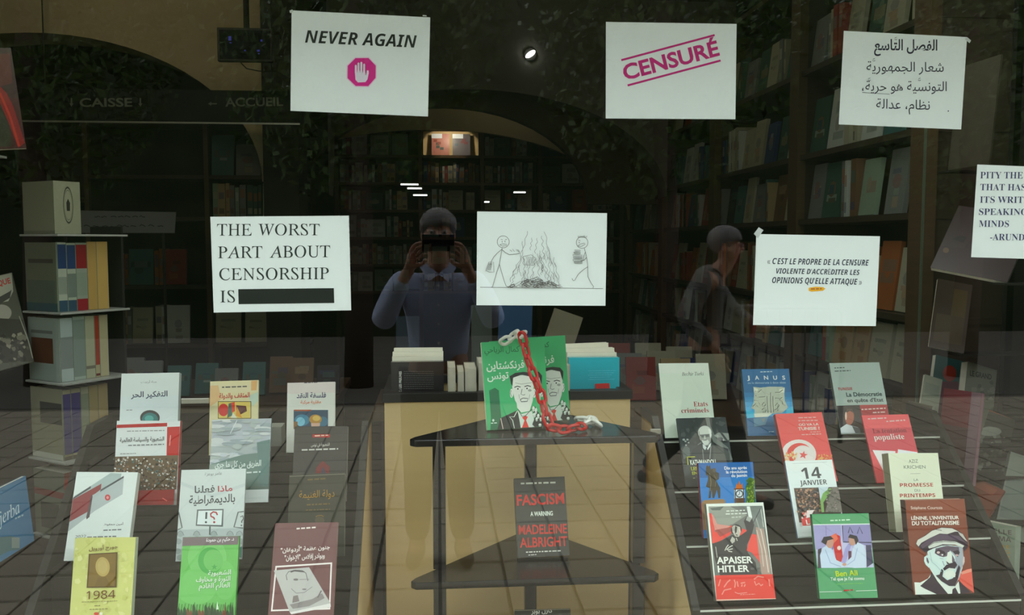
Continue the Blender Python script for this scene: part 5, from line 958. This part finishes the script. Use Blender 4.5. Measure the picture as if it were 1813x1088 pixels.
def bookcase(name, label, origin, rz, length, depth, zs, top, posts, where, pal, faceout=.5, postw=.05, mat=DARKW, backmat=None, seed=1, skip=(), force=None, hb=.24, near=None, end='from the left'):
    """origin = front left foot; local x along the case, y into it"""
    e = empty(name, origin, (0, 0, rz)); tag(e, label, 'bookcase'); r = random.Random(seed)
    R = Matrix.Rotation(rz, 3, 'Z'); O = Vector(origin)
    for z in zs+[top]: MB().box((0, 0, z-.025), (length, depth, z)).build('shelf_board', mat, e)
    MB().box((0, depth, 0), (length, depth+.015, top)).build('back_panel', backmat or DARK, e)
    for p in posts: MB().box((p-postw/2, -.012, 0), (p+postw/2, .03, top)).build('upright', DWOOD, e); MB().box((p-postw/2+.01, .03, 0), (p+postw/2-.01, depth, top)).build('side_panel', DARKW, e)
    if length > 4: MB().box((length-.005, -.018, .3), (length+.004, -.012, 2.1)).build('glass_edge', pm('glass_edge', (.10, .13, .09, 1), .3, .5), e)
    for zi, z in enumerate(zs):
        hmax = ((zs+[top])[zi+1]-z)-.05; wh = f'{ORD[zi]} shelf {where}'
        for i in range(len(posts)-1):
            x = posts[i]+postw/2+.01; xe = posts[i+1]-postw/2-.01
            if (zi, i) in skip: continue
            while x < xe-.02:
                fo = r.random() < faceout
                pl = force[zi] if force and zi in force else pal
                colr = r.choice(pl); h = min(hmax, hb*r.uniform(.78, 1.05))
                if fo:
                    w_ = r.uniform(.13, .17)
                    if x+w_ > xe: break
                    L = Vector((x+w_/2, .03+r.uniform(0, .03), z)); bgbook(colr, 'face', O+R@L, rz+r.uniform(-.04, .04), w_, .02, h, wh, -.12, r.randrange(2), near is None or x < near, end); x += w_+r.uniform(.005, .05)
                else:
                    for k in range(r.randrange(2, 5)):
                        w_ = r.uniform(.02, .05)
                        if x+w_ > xe: break
                        L = Vector((x+w_/2, .02+r.uniform(0, .03), z)); bgbook(r.choice(pl), 'spine', O+R@L, rz, w_-.002, .16, h*r.uniform(.9, 1), wh, 0, r.randrange(2), near is None or x < near, end); x += w_
                    x += r.uniform(0, .01)
                    if x+.02 > xe: break
    return e
DP = ['cream', 'white', 'grey', 'dark green', 'teal', 'red', 'brown', 'navy', 'black', 'tan', 'cream', 'pale green', 'white']
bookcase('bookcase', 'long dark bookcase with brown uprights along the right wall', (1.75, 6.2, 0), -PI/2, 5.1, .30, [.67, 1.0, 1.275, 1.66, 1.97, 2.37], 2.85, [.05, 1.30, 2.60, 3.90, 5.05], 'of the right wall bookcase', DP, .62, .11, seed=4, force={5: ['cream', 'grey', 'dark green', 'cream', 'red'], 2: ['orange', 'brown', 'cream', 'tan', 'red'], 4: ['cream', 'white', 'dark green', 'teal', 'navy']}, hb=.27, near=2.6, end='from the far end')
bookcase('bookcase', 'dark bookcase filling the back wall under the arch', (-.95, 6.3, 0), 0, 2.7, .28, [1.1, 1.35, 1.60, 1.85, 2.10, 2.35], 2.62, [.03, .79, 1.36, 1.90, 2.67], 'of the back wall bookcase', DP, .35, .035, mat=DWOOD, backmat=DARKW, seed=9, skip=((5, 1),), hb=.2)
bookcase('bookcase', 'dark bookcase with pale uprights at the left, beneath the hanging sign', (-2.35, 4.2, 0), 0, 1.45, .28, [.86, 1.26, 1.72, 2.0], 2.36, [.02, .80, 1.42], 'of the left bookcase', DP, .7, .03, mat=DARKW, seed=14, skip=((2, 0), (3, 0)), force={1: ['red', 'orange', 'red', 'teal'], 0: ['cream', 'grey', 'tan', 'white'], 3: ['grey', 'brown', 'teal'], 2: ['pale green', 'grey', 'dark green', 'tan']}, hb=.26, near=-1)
for k, (wh, m) in enumerate(FAR.items()):
    o = m.build('distant_books', CLOTH); tag(o, f'rows of small dark books, {wh}', 'books', None, 'stuff')
# two lit books on the top back shelf, in front of a pale back panel
pb = MB().box((-.135, 6.50, 2.352), (.385, 6.515, 2.59)).build('shelf_back_panel', WOOD); tag(pb, 'pale wood panel lit behind two display books at the top of the back wall', 'panel')
def lit_book(name, label, px, cols, seed):
    o = atY(px, 276, 6.42); o.z = 2.352
    def art(a):
        a.fill(cols[0]); a.fill(cols[1], 0, .8, .6, 1); r = random.Random(seed)
        for k in range(5): u, v = r.uniform(.1, .7), r.uniform(.25, .7); a.fill(cols[2+k % 2], u, v, u+.2, v+.12)
    upright(name, label, o, 0, .165, .21, .02, cols[0], lean=.12, art=art, e=.6)
lit_book('book', 'pink picture book lit by a lamp on the highest back shelf, the left of two', 780, ((150, 96, 84), (196, 200, 206), (60, 70, 66), (120, 60, 50)), 3)
lit_book('book', 'grey picture book lit by a lamp on the highest back shelf, the right of two', 817, ((84, 80, 84), (190, 196, 200), (100, 60, 60), (60, 74, 80)), 5)
def lamp_emit(name, st, c=(1, .95, .85, 1)): return pm(name, (.8, .8, .8, 1), .4, emit=c, est=st)
sl = empty('spotlight', (.12, 6.16, 2.60)); tag(sl, 'small spotlight above the two lit books on the back wall', 'lamp')
MB().tube([(0, -.04, .03), (0, 0, .005)], .022, 12).build('housing', DARK, sl); MB().tube([(0, .0, .005), (0, .004, .002)], .018, 12).build('bulb', lamp_emit('spot_bulb', 6), sl)
MB().tube([(0, .14, .03), (0, 0, .05)], .006, 6).build('arm', DARK, sl)
ld = bpy.data.lights.new('spot_light', 'SPOT'); ld.energy = 3.2; ld.spot_size = 1.5; ld.shadow_soft_size = .02; ld.color = (1, .86, .68); lo = bpy.data.objects.new('spot_light', ld); COL.objects.link(lo); lo.parent = sl; lo.location = (0, .02, -.01); lo.rotation_euler = (math.radians(58), 0, 0)
p = atY(939, 96, 4.69)
dl = empty('round_spotlight', p); tag(dl, 'bright oval spotlight high on the grey arch wall', 'lamp')
MB().sphere((0, -.005, 0), (.042, .02, .018), 16, 8).build('bulb', lamp_emit('bright_bulb', 14, (1, 1, 1, 1)), dl, smooth=True, rot=(0, math.radians(-35), 0)); MB().tube([(0, .02, .0), (0, .0, 0)], [.05, .046], 14).build('housing', DARK, dl)
for k, (px, py, wd, lab) in enumerate(((725, 326, .16, 'highest of three stacked strip lamps seen at the back of the shop'), (734, 333, .13, 'middle of three stacked strip lamps at the back of the shop'), (744, 345, .125, 'lowest of three stacked strip lamps at the back of the shop'), (920, 340, .11, 'single strip lamp right of the stacked three, above the cartoon sheet'), (862, 357, .045, 'tiny strip lamp just above the cartoon sheet'))):
    q = atY(px, py, 6.2); e = empty('strip_lamp', q); tag(e, lab, 'lamp', 'strip lamps at the back of the shop')
    MB().box((-wd/2, -.005, -.007), (wd/2, .01, .005)).build('tube', lamp_emit('strip_tube', 3.5, (1, 1, .95, 1)), e, bevel=.002); MB().box((-wd/2-.01, .01, -.01), (wd/2+.01, .09, .012)).build('housing', DARK, e)
for x, y, en, lab in ((-1.7, 1.9, 9, 'ceiling lamp added to light the left aisle, above the hanging sign'), (.9, 2.6, 2, 'ceiling lamp added to light the right aisle, before the grey arch'), (.6, 5.45, 1.3, 'ceiling lamp added to light the vault, behind the grey arch')):  # unseen lamps added to lift the dim interior
    e = empty('added_ceiling_lamp', (x, y, 3.35)); tag(e, lab, 'lamp', 'added ceiling lamps')
    MB().tube([(0, 0, 0), (0, 0, -.08)], .09, 16).build('housing', DARK, e); MB().tube([(0, 0, -.08), (0, 0, -.085)], .075, 16).build('diffuser', lamp_emit('added_lamp_diffuser', 4), e)
    ld = bpy.data.lights.new('added_ceiling_light', 'POINT'); ld.energy = en; ld.shadow_soft_size = .07; ld.color = (1, .88, .66); lo = bpy.data.objects.new('added_ceiling_light', ld); COL.objects.link(lo); lo.parent = e; lo.location = (0, 0, -.2)
for x, en, lab in ((-.62, 5, 'long lamp added above the left display, outside the view'), (.95, 6.8, 'long lamp added above the right display, outside the view')):  # lamps added out of view to brighten the back rows of books
    e = empty('added_window_lamp', (x, .34, 2.78)); tag(e, lab, 'lamp', 'added window lamps')
    MB().box((-.35, -.04, 0), (.35, .04, .03)).build('housing', DARK, e); MB().box((-.33, -.03, -.004), (.33, .03, 0)).build('tube', lamp_emit('added_window_tube', 3, (.95, 1, .92, 1)), e)
    for s in (-1, 1): MB().tube([(s*.3, 0, .03), (s*.3, 0, .57)], .005, 6).build('hanger', DARK, e)
    ld = bpy.data.lights.new('added_window_light', 'AREA'); ld.shape = 'RECTANGLE'; ld.size = .66; ld.size_y = .06; ld.energy = en; ld.color = (.95, 1, .92); lo = bpy.data.objects.new('added_window_light', ld); COL.objects.link(lo); lo.parent = e; lo.location = (0, 0, -.02)
# hanging sign board
q0, q1 = atY(28, 197, 3.0), atY(530, 160, 3.0)
sb = empty('hanging_sign', ((q0.x+q1.x)/2, 3.0, q0.z)); tag(sb, 'long black hanging sign lettered CAISSE and ACCUEIL', 'sign')
hw2 = (q1.x-q0.x)/2; sh_ = .155
MB().box((-hw2, 0, -.045), (hw2, .03, sh_-.03)).build('board', pm('sign_black', (.004, .004, .003, 1), .6, .15), sb); MB().box((-hw2, -.006, -.055), (hw2, .0, -.046)).build('bottom_rail', METAL, sb)
for s in (-.8, .8): MB().tube([(s*hw2, .015, sh_-.03), (s*hw2, .015, 3.35-q0.z)], .004, 6).build('hanger', DARK, sb)
a = Art(Vector((sb.location.x, 2.999, q0.z-.045)), Vector((1, 0, 0)), Vector((0, 0, 1)), Vector((0, -1, 0)), 2*hw2, sh_+.015); a.frame(0, 0, 3.4); Wt = (.13, .14, .11, 1)
a.col = lambda c: Wt
a.text('CAISSE', 480, 642, 797, 640, 52, (1, 1, 1), 'bold'); a.text('ACCUEIL', 1356, 640, 1705, 636, 52, (1, 1, 1), 'bold')
for x in (430, 845): a.line([(x, 590), (x, 628)], 9, (1, 1, 1)); a.poly([(x-12, 622), (x+12, 622), (x, 642)], (1, 1, 1))
a.line([(1270, 624), (1306, 624)], 8, (1, 1, 1)); a.poly([(1272, 612), (1272, 636), (1252, 624)], (1, 1, 1))
a.m.build('lettering', MATT, sb, loc=(0, -.001, -.045), rot=(PI/2, 0, 0))
# monitor
p0, p1 = atY(385, 108, 2.8), atY(482, 50, 2.8); cx, cz = (p0.x+p1.x)/2, (p0.z+p1.z)/2; mw, mh = (p1.x-p0.x)/2, (p1.z-p0.z)/2
tv = empty('monitor', (cx, 2.8, cz)); tag(tv, 'black monitor with faint blue picture hanging from the ceiling at upper left', 'monitor')
MB().box((-mw, 0, -mh), (mw, .035, mh)).build('casing', BLACK, tv, bevel=.004); MB().box((-mw+.012, -.001, -mh+.012), (mw-.012, .0, mh-.012)).build('screen', pm('screen_glass', (.006, .006, .010, 1), .1, .5), tv)
g = MB()
for x, z, a_, b_ in ((-.075, .03, .014, .022), (.085, .022, .01, .01), (-.0, -.03, .008, .006), (.068, -.03, .012, .010), (.07, -.045, .008, .004), (-.072, .008, .01, .004)): g.box((x-a_/2, -.002, z-b_/2), (x+a_/2, -.0012, z+b_/2))
g.build('picture', pm('screen_picture', (.02, .02, .1, 1), .4, emit=(.10, .10, .8, 1), est=.16), tv)
MB().tube([(0, .05, mh*.3), (0, .05, 3.35-cz)], .015, 8).build('ceiling_pole', DARK, tv); MB().tube([(-.03, .03, -mh), (.0, .03, -mh-.03), (.06, .04, -mh-.04), (.14, .10, -mh-.03), (.20, .45, -mh-.02)], .003, 6).build('cable', DARK, tv)
# pale banner with handwriting, counter and tables in the shop
p0, p1 = atY(92, 412, 2.6), atY(308, 372, 2.6)
bn = empty('banner', ((p0.x+p1.x)/2, 2.6, p0.z)); tag(bn, 'grey banner with faint Arabic handwriting behind the boxed book', 'banner')
for s in (-1, 1): MB().tube([(s*(p1.x-p0.x)*.4, .012, -p0.z), (s*(p1.x-p0.x)*.4, .012, .02)], .008, 6).build('stand_pole', DARK, bn); bw, bh = (p1.x-p0.x)/2, p1.z-p0.z
MB().prism([(-bw, 0), (bw, -.0), (bw+.01, bh*.92), (-bw, bh)], 'y', 0, .004).build('cloth', pm('banner_cloth', (.13, .13, .12, 1), .9, .1), bn)
g = Art(Vector((bn.location.x, 2.599, p0.z)), Vector((1, 0, 0)), Vector((0, 0, 1)), Vector((0, -1, 0)), 2*bw, bh); g.frame(0, 280, 3.4); g.col = lambda c: (.02, .02, .02, 1)
for y, x0, x1 in ((352, 570, 890), (408, 400, 960)):
    r = random.Random(int(y)); x = x0
    while x < x1: g.line([(x, y), (x+10, y+r.uniform(-9, 4)), (x+20, y+r.uniform(-6, 8)), (x+34, y+2)], 4, (0, 0, 0)); x += r.uniform(36, 60)
g.m.build('handwriting', MATT, bn, loc=(0, -.001, 0), rot=(PI/2, 0, 0))
def table(name, label, x0, x1, y0, y1, z):
    e = empty(name, ((x0+x1)/2, (y0+y1)/2, 0)); tag(e, label, 'table'); a, b = (x1-x0)/2, (y1-y0)/2
    MB().box((-a, -b, z-.04), (a, b, z)).build('tabletop', DWOOD, e, bevel=.003)
    for s in (-1, 1):
        for q in (-1, 1): MB().box((s*(a-.06)-.03, q*(b-.06)-.03, 0), (s*(a-.06)+.03, q*(b-.06)+.03, z-.04)).build('leg', DARKW, e)
    MB().box((-a+.05, -b+.05, .3), (a-.05, b-.05, .33)).build('lower_shelf', DARKW, e)
    return e
table('shop_table', 'dark shop table with upright books behind the cabinet', -.25, .75, 1.35, 1.85, .92)
table('shop_table', 'low dark shop table of books behind the left display', -1.7, -.45, 1.9, 2.6, .86)
table('shop_table', 'low dark shop table of books behind the right display', .80, 1.5, 1.5, 2.9, .80)
r = random.Random(21)
for (lab, px0, px1, py0, Y, zb, c, lean, roll) in (('blue book standing on the table behind the cabinet, under the cartoon sheet', 878, 938, 532, 1.5, .921, (14, 40, 66), .2, -.05), ('beige folder leaning aslant on the table beside the blue book', 930, 985, 550, 1.45, .921, (76, 70, 54), .3, -.35), ('dark book on the table left of the blue book', 835, 872, 540, 1.55, .921, (40, 44, 40), .15, 0), ('dark blue book upright on the table behind the photographer reflection', 700, 742, 560, 1.5, .921, (20, 26, 34), .12, 0)):
    a0, a1 = atY(px0, py0, Y), atY(px1, py0, Y); upright('book', lab, ((a0.x+a1.x)/2, Y, zb+abs(roll)*.06), 0, a1.x-a0.x, a0.z-zb, .02, c, lean=lean, roll=roll, e=.35)
for i in range(11): 
    bgbook(r.choice(['grey', 'brown', 'red', 'grey', 'teal', 'black']), 'face', (-1.6+i*.11, 2.0+(i % 3)*.05, .861), 0, .10, .02, .16*r.uniform(.8, 1.1), 'on the table behind the left display', -.3, i % 2)
for i in range(9):
    bgbook(r.choice(['cream', 'brown', 'navy', 'tan', 'grey', 'red']), 'face', (.95+(i % 3)*.17, 2.1+(i//3)*.28, .801), -.1, .14, .02, .2*r.uniform(.8, 1.1), 'on the table behind the right display', -.3, i % 2)
bx = MB().box((-.018, -.03, 0), (.018, .03, .055)).build('box', pm('pale_card', (.42, .44, .38, 1), .8, .2), loc=(-.62+.06, .62, .995)); 
q = atY(496, 712, .66); bx.location = (q.x, .60, .9715); tag(bx, 'small pale carton on the back edge of the left display', 'box')
# ================================================================== outside, seen only as reflection in the pane
o = MB().box((-12, -16, -.15), (12, -6.72, -.06)).build('street', pm('asphalt', (.10, .09, .075, 1), .9, .2, var=.2, bump=.4)); o['kind'] = 'structure'
pv = empty('pavement', (0, -2.6, 0)); pv['kind'] = 'structure'
MB().box((-12, -4.0, -.1), (12, 2.45, -.012)).build('joint_bed', pm('joint_sand', (.13, .115, .09, 1), .95, .1), pv)
ts = .30; base = MB().box((-ts/2+.008, -ts/2+.008, -.012), (ts/2-.008, ts/2-.008, 0)).mesh('slab'); base.materials.append(pm('paving_slab', (.31, .27, .20, 1), .8, .2, var=.18, vscale=3, bump=.3))
for i in range(20):
    for j in range(15):
        o = bpy.data.objects.new('slab', base); COL.objects.link(o); o.parent = pv; o.location = (-2.85+i*ts+.3, 2.0-j*ts, rnd.uniform(-.002, .001)); o.rotation_euler = (rnd.uniform(-.004, .004), rnd.uniform(-.004, .004), 0)
fs_ = MB()       # the paving further off, too small to pick apart
for i in range(-36, 38):
    for j in range(-1, 20):
        if 0 <= i < 20 and 0 <= j < 15: continue
        x_, y_ = -2.85+i*ts+.3, 2.0-j*ts; fs_.box((x_-ts/2+.008, y_-ts/2+.008, -.012), (x_+ts/2-.008, y_+ts/2-.008, 0))
o = fs_.build('distant_slabs', base.materials[0], pv); o['kind'] = 'stuff'
MB().box((-12, -4.12, -.1), (12, -4.0, .0)).build('kerb', pm('kerb_stone', (.10, .095, .08, 1), .85, .2), pv)
hd = empty('sky_block_wall', (0, -13.5, 0)); tag(hd, 'dark green wall added across the street to block low sky in the reflection', 'wall')  # wall added to block the low sky and keep reflections dark
MB().box((-22, -.2, -.2), (22, .2, 7.0)).build('added_ivy', pm('added_ivy_green', (.018, .026, .012, 1), .9, .1, var=.6, vscale=1.5, bump=1, bscale=8), hd)
LEAF = pm('leaf_green', (.045, .075, .018, 1), .5, .3, var=.5, vscale=1); BARK = pm('bark', (.05, .04, .028, 1), .9, .1, var=.3)
def tree(x, y, h, cr, lab, seed):
    e = empty('street_tree', (x, y, -.1)); tag(e, lab, 'tree', 'street trees reflected in the pane'); r = random.Random(seed)
    MB().tube([(0, 0, 0), (.05, .03, h*.3), (-.04, 0, h*.55), (0, 0, h*.8)], [.17, .14, .11, .05], 10).build('trunk', BARK, e, smooth=True)
    m = MB()
    for k in range(6500):
        while True:
            q = Vector((r.uniform(-1, 1), r.uniform(-1, 1), r.uniform(-1, 1)))
            if .25 < q.length < 1: break
        c = Vector((q.x*cr, q.y*cr*.7, h*.68+q.z*h*.36)); s = r.uniform(.035, .085); a_ = Vector((r.gauss(0, 1), r.gauss(0, 1), r.gauss(0, 1))).normalized(); b_ = a_.orthogonal().normalized()
        m.add([c-a_*s, c+b_*s*.5, c+a_*s, c-b_*s*.5], [(0, 1, 2, 3)])
    o = m.build('crown', LEAF, e); o['kind'] = 'stuff'
for k, (x, y, h, cr, lab) in enumerate(((-8.1, -8.2, 6.4, 1.75, 'street tree furthest left in the reflected row'), (-4.5, -8.4, 6.2, 1.75, 'street tree second from the left in the reflected row'), (-.9, -8.0, 6.4, 1.75, 'street tree behind the reflected photographer'), (2.7, -8.6, 6.6, 1.75, 'street tree behind the reflected passer-by'), (6.3, -8.2, 6.2, 1.75, 'street tree second from the right in the reflected row'), (9.9, -8.4, 6.6, 1.75, 'street tree furthest right in the reflected row'))): tree(x, y, h, cr, lab, 30+k)
STEEL = pm('dull_steel', (.06, .06, .055, 1), .6, .3)
br = empty('crowd_barrier', (2.6, -4.6, 0)); tag(br, 'metal crowd barrier on the pavement, seen as a reflection', 'barrier')
MB().tube([(-.5, 0, 0), (-.5, 0, 1.0), (-.45, 0, 1.06), (.45, 0, 1.06), (.5, 0, 1.0), (.5, 0, 0)], .02, 8).build('frame', STEEL, br, smooth=True)
for k in range(9): MB().tube([(-.4+k*.1, 0, .25), (-.4+k*.1, 0, 1.05)], .008, 6).build('bar', STEEL, br)
MB().tube([(-.5, 0, .25), (.5, 0, .25)], .012, 6).build('bottom_rail', STEEL, br)
# ------------------------------------------------------------------ people (reflected)
SKIN = pm('skin', (.36, .19, .12, 1), .5, .35); HAIR = pm('grey_hair', (.16, .15, .14, 1), .7, .3, var=.3, vscale=30); SHIRT = pm('blue_shirt', (.33, .37, .50, 1), .8, .2, var=.06, vscale=20); TROUS = pm('dark_trousers', (.03, .03, .035, 1), .8, .2); SHOE = pm('shoe_leather', (.02, .015, .01, 1), .4, .5)
def skinned(name, V, E_, mat, parent, root=None, sub=2):
    ks = list(V); me = bpy.data.meshes.new(name); me.from_pydata([V[k][0] for k in ks], [(ks.index(a), ks.index(b)) for a, b in E_], []); o = link(name, me, mat, parent)
    md = o.modifiers.new('skin', 'SKIN'); md.use_smooth_shade = True; md.branch_smoothing = .4
    sv = me.skin_vertices[0].data if me.skin_vertices else None
    if sv is None:
        bm = bmesh.new(); bm.from_mesh(me); bm.verts.layers.skin.verify(); bm.to_mesh(me); bm.free(); sv = me.skin_vertices[0].data
    for i, k in enumerate(ks):
        rr = V[k][1]; sv[i].radius = rr if isinstance(rr, tuple) else (rr, rr); sv[i].use_root = (k == (root or ks[0]))
    s = o.modifiers.new('sub', 'SUBSURF'); s.levels = sub; s.render_levels = sub; return o
def hand(V, E_, pre, wrist, palm_dir, out_dir, curl, thumb):
    """palm + five fingers rooted in the palm, curled along 'curl'"""
    w_ = Vector(V[wrist][0]); P = w_+palm_dir*.05; V[pre+'palm'] = (tuple(P), (.034, .018)); E_.append((wrist, pre+'palm'))
    for i, ln in enumerate((.070, .080, .076, .058)):
        b = P+palm_dir*.03+out_dir*(.027-.018*i); m_ = b+palm_dir*ln*.5+curl*.01; t_ = b+palm_dir*ln*.72+curl*ln*.5
        V[f'{pre}f{i}a'] = (tuple(b), .009); V[f'{pre}f{i}b'] = (tuple(m_), .0085); V[f'{pre}f{i}c'] = (tuple(t_), .0075); E_ += [(pre+'palm', f'{pre}f{i}a'), (f'{pre}f{i}a', f'{pre}f{i}b'), (f'{pre}f{i}b', f'{pre}f{i}c')]
    b = w_+palm_dir*.03+thumb*.03; V[pre+'ta'] = (tuple(b), .012); V[pre+'tb'] = (tuple(b+thumb*.025+palm_dir*.022), .010); V[pre+'tc'] = (tuple(b+thumb*.03+palm_dir*.05), .009)
    E_ += [(wrist, pre+'ta'), (pre+'ta', pre+'tb'), (pre+'tb', pre+'tc')]
def person(label, loc, rz, J, shirt, trousers, hair, hands, sitgroup=None, collar=True):
    e = empty('person', loc, (0, 0, rz)); tag(e, label, 'person'); V = {}; E_ = []
    def v(k, p, r_): V[k] = (p, r_)
    hx, hy, hz = J['head']
    v('pelvis', J['pelvis'], (.145, .105)); v('belly', J['belly'], (.14, .10)); v('chest', J['chest'], (.165, .11)); v('neckb', J['neckb'], .062); v('neckt', (hx, hy-.01, hz-.11), .052); v('jaw', (hx, hy+.01, hz-.055), (.058, .070)); v('head', (hx, hy, hz+.01), (.073, .090)); v('crown', (hx, hy-.005, hz+.075), (.055, .066)); v('nose', (hx, hy+.100, hz-.015), .011)
    E_ += [('pelvis', 'belly'), ('belly', 'chest'), ('chest', 'neckb'), ('neckb', 'neckt'), ('neckt', 'jaw'), ('jaw', 'head'), ('head', 'crown'), ('head', 'nose')]
    for s, n in ((-1, 'l'), (1, 'r')):
        v(n+'ear', (hx+s*.086, hy-.01, hz-.01), (.010, .022)); E_.append(('head', n+'ear'))
        for q, r_ in (('sh', .058), ('el', .042), ('wr', .027), ('hip', .092), ('kn', .058), ('an', .040), ('toe', .034)): v(n+q, J[n+q], r_)
        E_ += [('chest', n+'sh'), (n+'sh', n+'el'), (n+'el', n+'wr'), ('pelvis', n+'hip'), (n+'hip', n+'kn'), (n+'kn', n+'an'), (n+'an', n+'toe')]
        pd, od, cu, th = hands[n]; hand(V, E_, n, n+'wr', Vector(pd).normalized(), Vector(od).normalized(), Vector(cu).normalized(), Vector(th).normalized())
    skinned('body', V, E_, SKIN, e, 'pelvis')
    S = {k: (V[k][0], tuple(x+.02 for x in V[k][1]) if isinstance(V[k][1], tuple) else V[k][1]+.018) for k in ('pelvis', 'belly', 'chest', 'lsh', 'rsh', 'lel', 'rel')}
    S['neckb'] = (tuple(Vector(V['neckb'][0])*.75+Vector(V['chest'][0])*.25), .075); SE = [('pelvis', 'belly'), ('belly', 'chest'), ('chest', 'neckb')]
    for n in 'lr':
        S[n+'cuff'] = (tuple(Vector(V[n+'el'][0]).lerp(Vector(V[n+'wr'][0]), .85)), .042); SE += [('chest', n+'sh'), (n+'sh', n+'el'), (n+'el', n+'cuff')]
    skinned('shirt', S, SE, shirt, e, 'pelvis')
    T = {k: (V[k][0], tuple(x+.022 for x in V[k][1]) if isinstance(V[k][1], tuple) else V[k][1]+.022) for k in ('pelvis', 'lhip', 'rhip', 'lkn', 'rkn', 'lan', 'ran')}
    skinned('trousers', T, [('pelvis', 'lhip'), ('pelvis', 'rhip'), ('lhip', 'lkn'), ('rhip', 'rkn'), ('lkn', 'lan'), ('rkn', 'ran')], trousers, e, 'pelvis')
    for n in 'lr':
        a_, b_ = Vector(V[n+'an'][0]), Vector(V[n+'toe'][0]); d = (b_-a_); d.z = 0; d.normalize()
        skinned('shoe', {'a': (tuple(a_-d*.05+Vector((0, 0, -.035))), .042), 'b': (tuple(a_+d*.05+Vector((0, 0, -.04))), .045), 'c': (tuple(b_+d*.03+Vector((0, 0, .0))), .036)}, [('a', 'b'), ('b', 'c')], SHOE, e)
    hm = MB(); r = random.Random(5); hm.sphere((hx, hy-.014, hz+.045), (.088, .100, .085), 20, 12)
    hm.v = [(x+r.uniform(-.004, .004), min(y, hy+.088) if z > hz+.035 else min(y, hy+.02), max(z, hz-.05 if y < hy+.02 else hz+.035)) for x, y, z in hm.v]
    hm.build('hair', hair, e, smooth=True)
    for s in (-1, 1):
        MB().sphere((hx+s*.030, hy+.080, hz+.012), .012, 10, 8, (.25, .24, .22, 1)).sphere((hx+s*.030, hy+.0885, hz+.012), .006, 8, 6, (.02, .015, .01, 1)).build('eye', MATT, e, smooth=True)
    MB().sphere((hx, hy+.080, hz-.060), (.024, .010, .006), 10, 6).build('mouth', pm('lips', (.28, .09, .07, 1), .5), e, smooth=True)
    if collar:
        for s in (-1, 1):
            cx_, cy_, cz_ = J['neckb']; MB().add([(cx_, cy_+.10, cz_-.03), (cx_+s*.07, cy_+.03, cz_+.045), (cx_+s*.085, cy_+.06, cz_-.0), (cx_+s*.045, cy_+.125, cz_-.06)], [(0, 1, 2, 3)]).build('collar', shirt, e)
        for k in range(4): MB().sphere((0, J['chest'][1]+.125, J['chest'][2]+.08-k*.09), (.006, .003, .006), 8, 6).build('button', WHITEP, e)
    return e
J = dict(pelvis=(0, 0, .93), belly=(0, .0, 1.08), chest=(0, 0, 1.27), neckb=(0, -.01, 1.43), head=(0, .05, 1.585), lsh=(-.185, 0, 1.37), rsh=(.185, 0, 1.37), lel=(-.27, .10, 1.16), rel=(.27, .10, 1.16), lwr=(-.135, .215, 1.43), rwr=(.135, .215, 1.43), lhip=(-.09, 0, .86), rhip=(.09, 0, .86), lkn=(-.10, .02, .47), rkn=(.10, .02, .47), lan=(-.11, -.01, .09), ran=(.11, -.01, .09), ltoe=(-.13, .14, .035), rtoe=(.13, .14, .035))
hd_ = {'l': ((.25, .45, 1), (0, .9, -.4), (1, 0, .1), (.9, -.5, .1)), 'r': ((-.25, .45, 1), (0, .9, -.4), (-1, 0, .1), (-.9, -.5, .1))}
hd_ = {'l': ((.35, .5, .8), (-.5, 0, .8), (.9, .2, -.2), (.6, -.2, -.2)), 'r': ((-.35, .5, .8), (.5, 0, .8), (-.9, .2, -.2), (-.6, -.2, -.2))}
person('photographer with grey hair and a light blue shirt holding up a phone, seen reflected', (0, -2.30, 0), 0, J, SHIRT, TROUS, HAIR, hd_)
ph = empty('phone', (0, -1.985, 1.548)); tag(ph, 'dark phone held up in both hands of the reflected photographer', 'phone')
MB().box((-.072, -.004, -.037), (.072, .004, .037)).build('casing', pm('phone_black', (.012, .012, .014, 1), .25, .5), ph, bevel=.003); MB().tube([(0, .004, 0), (0, .006, 0)], .008, 14).build('lens', pm('screen_glass', None), ph)
J2 = dict(J); J2.update(head=(0, .12, 1.52), neckb=(0, .05, 1.38), chest=(0, .04, 1.24), lel=(-.24, -.12, 1.12), rel=(.24, .16, 1.14), lwr=(-.22, .06, .95), rwr=(.20, .34, 1.02), lkn=(-.10, .16, .48), rkn=(.10, -.06, .48), lan=(-.11, .24, .10), ran=(.11, -.34, .16), ltoe=(-.11, .38, .05), rtoe=(.11, -.22, .08))
hd2 = {'l': ((0, .3, -1), (0, 1, 0), (.4, .3, 0), (.5, .7, 0)), 'r': ((0, 1, .2), (-1, 0, .2), (-.4, 0, -.4), (-.6, .4, .4))}
person('passer-by in a grey jacket walking along the pavement, seen reflected', (1.55, -3.1, 0), math.radians(-75), J2, pm('grey_jacket', (.12, .12, .11, 1), .9, .1), TROUS, HAIR, hd2, collar=False)
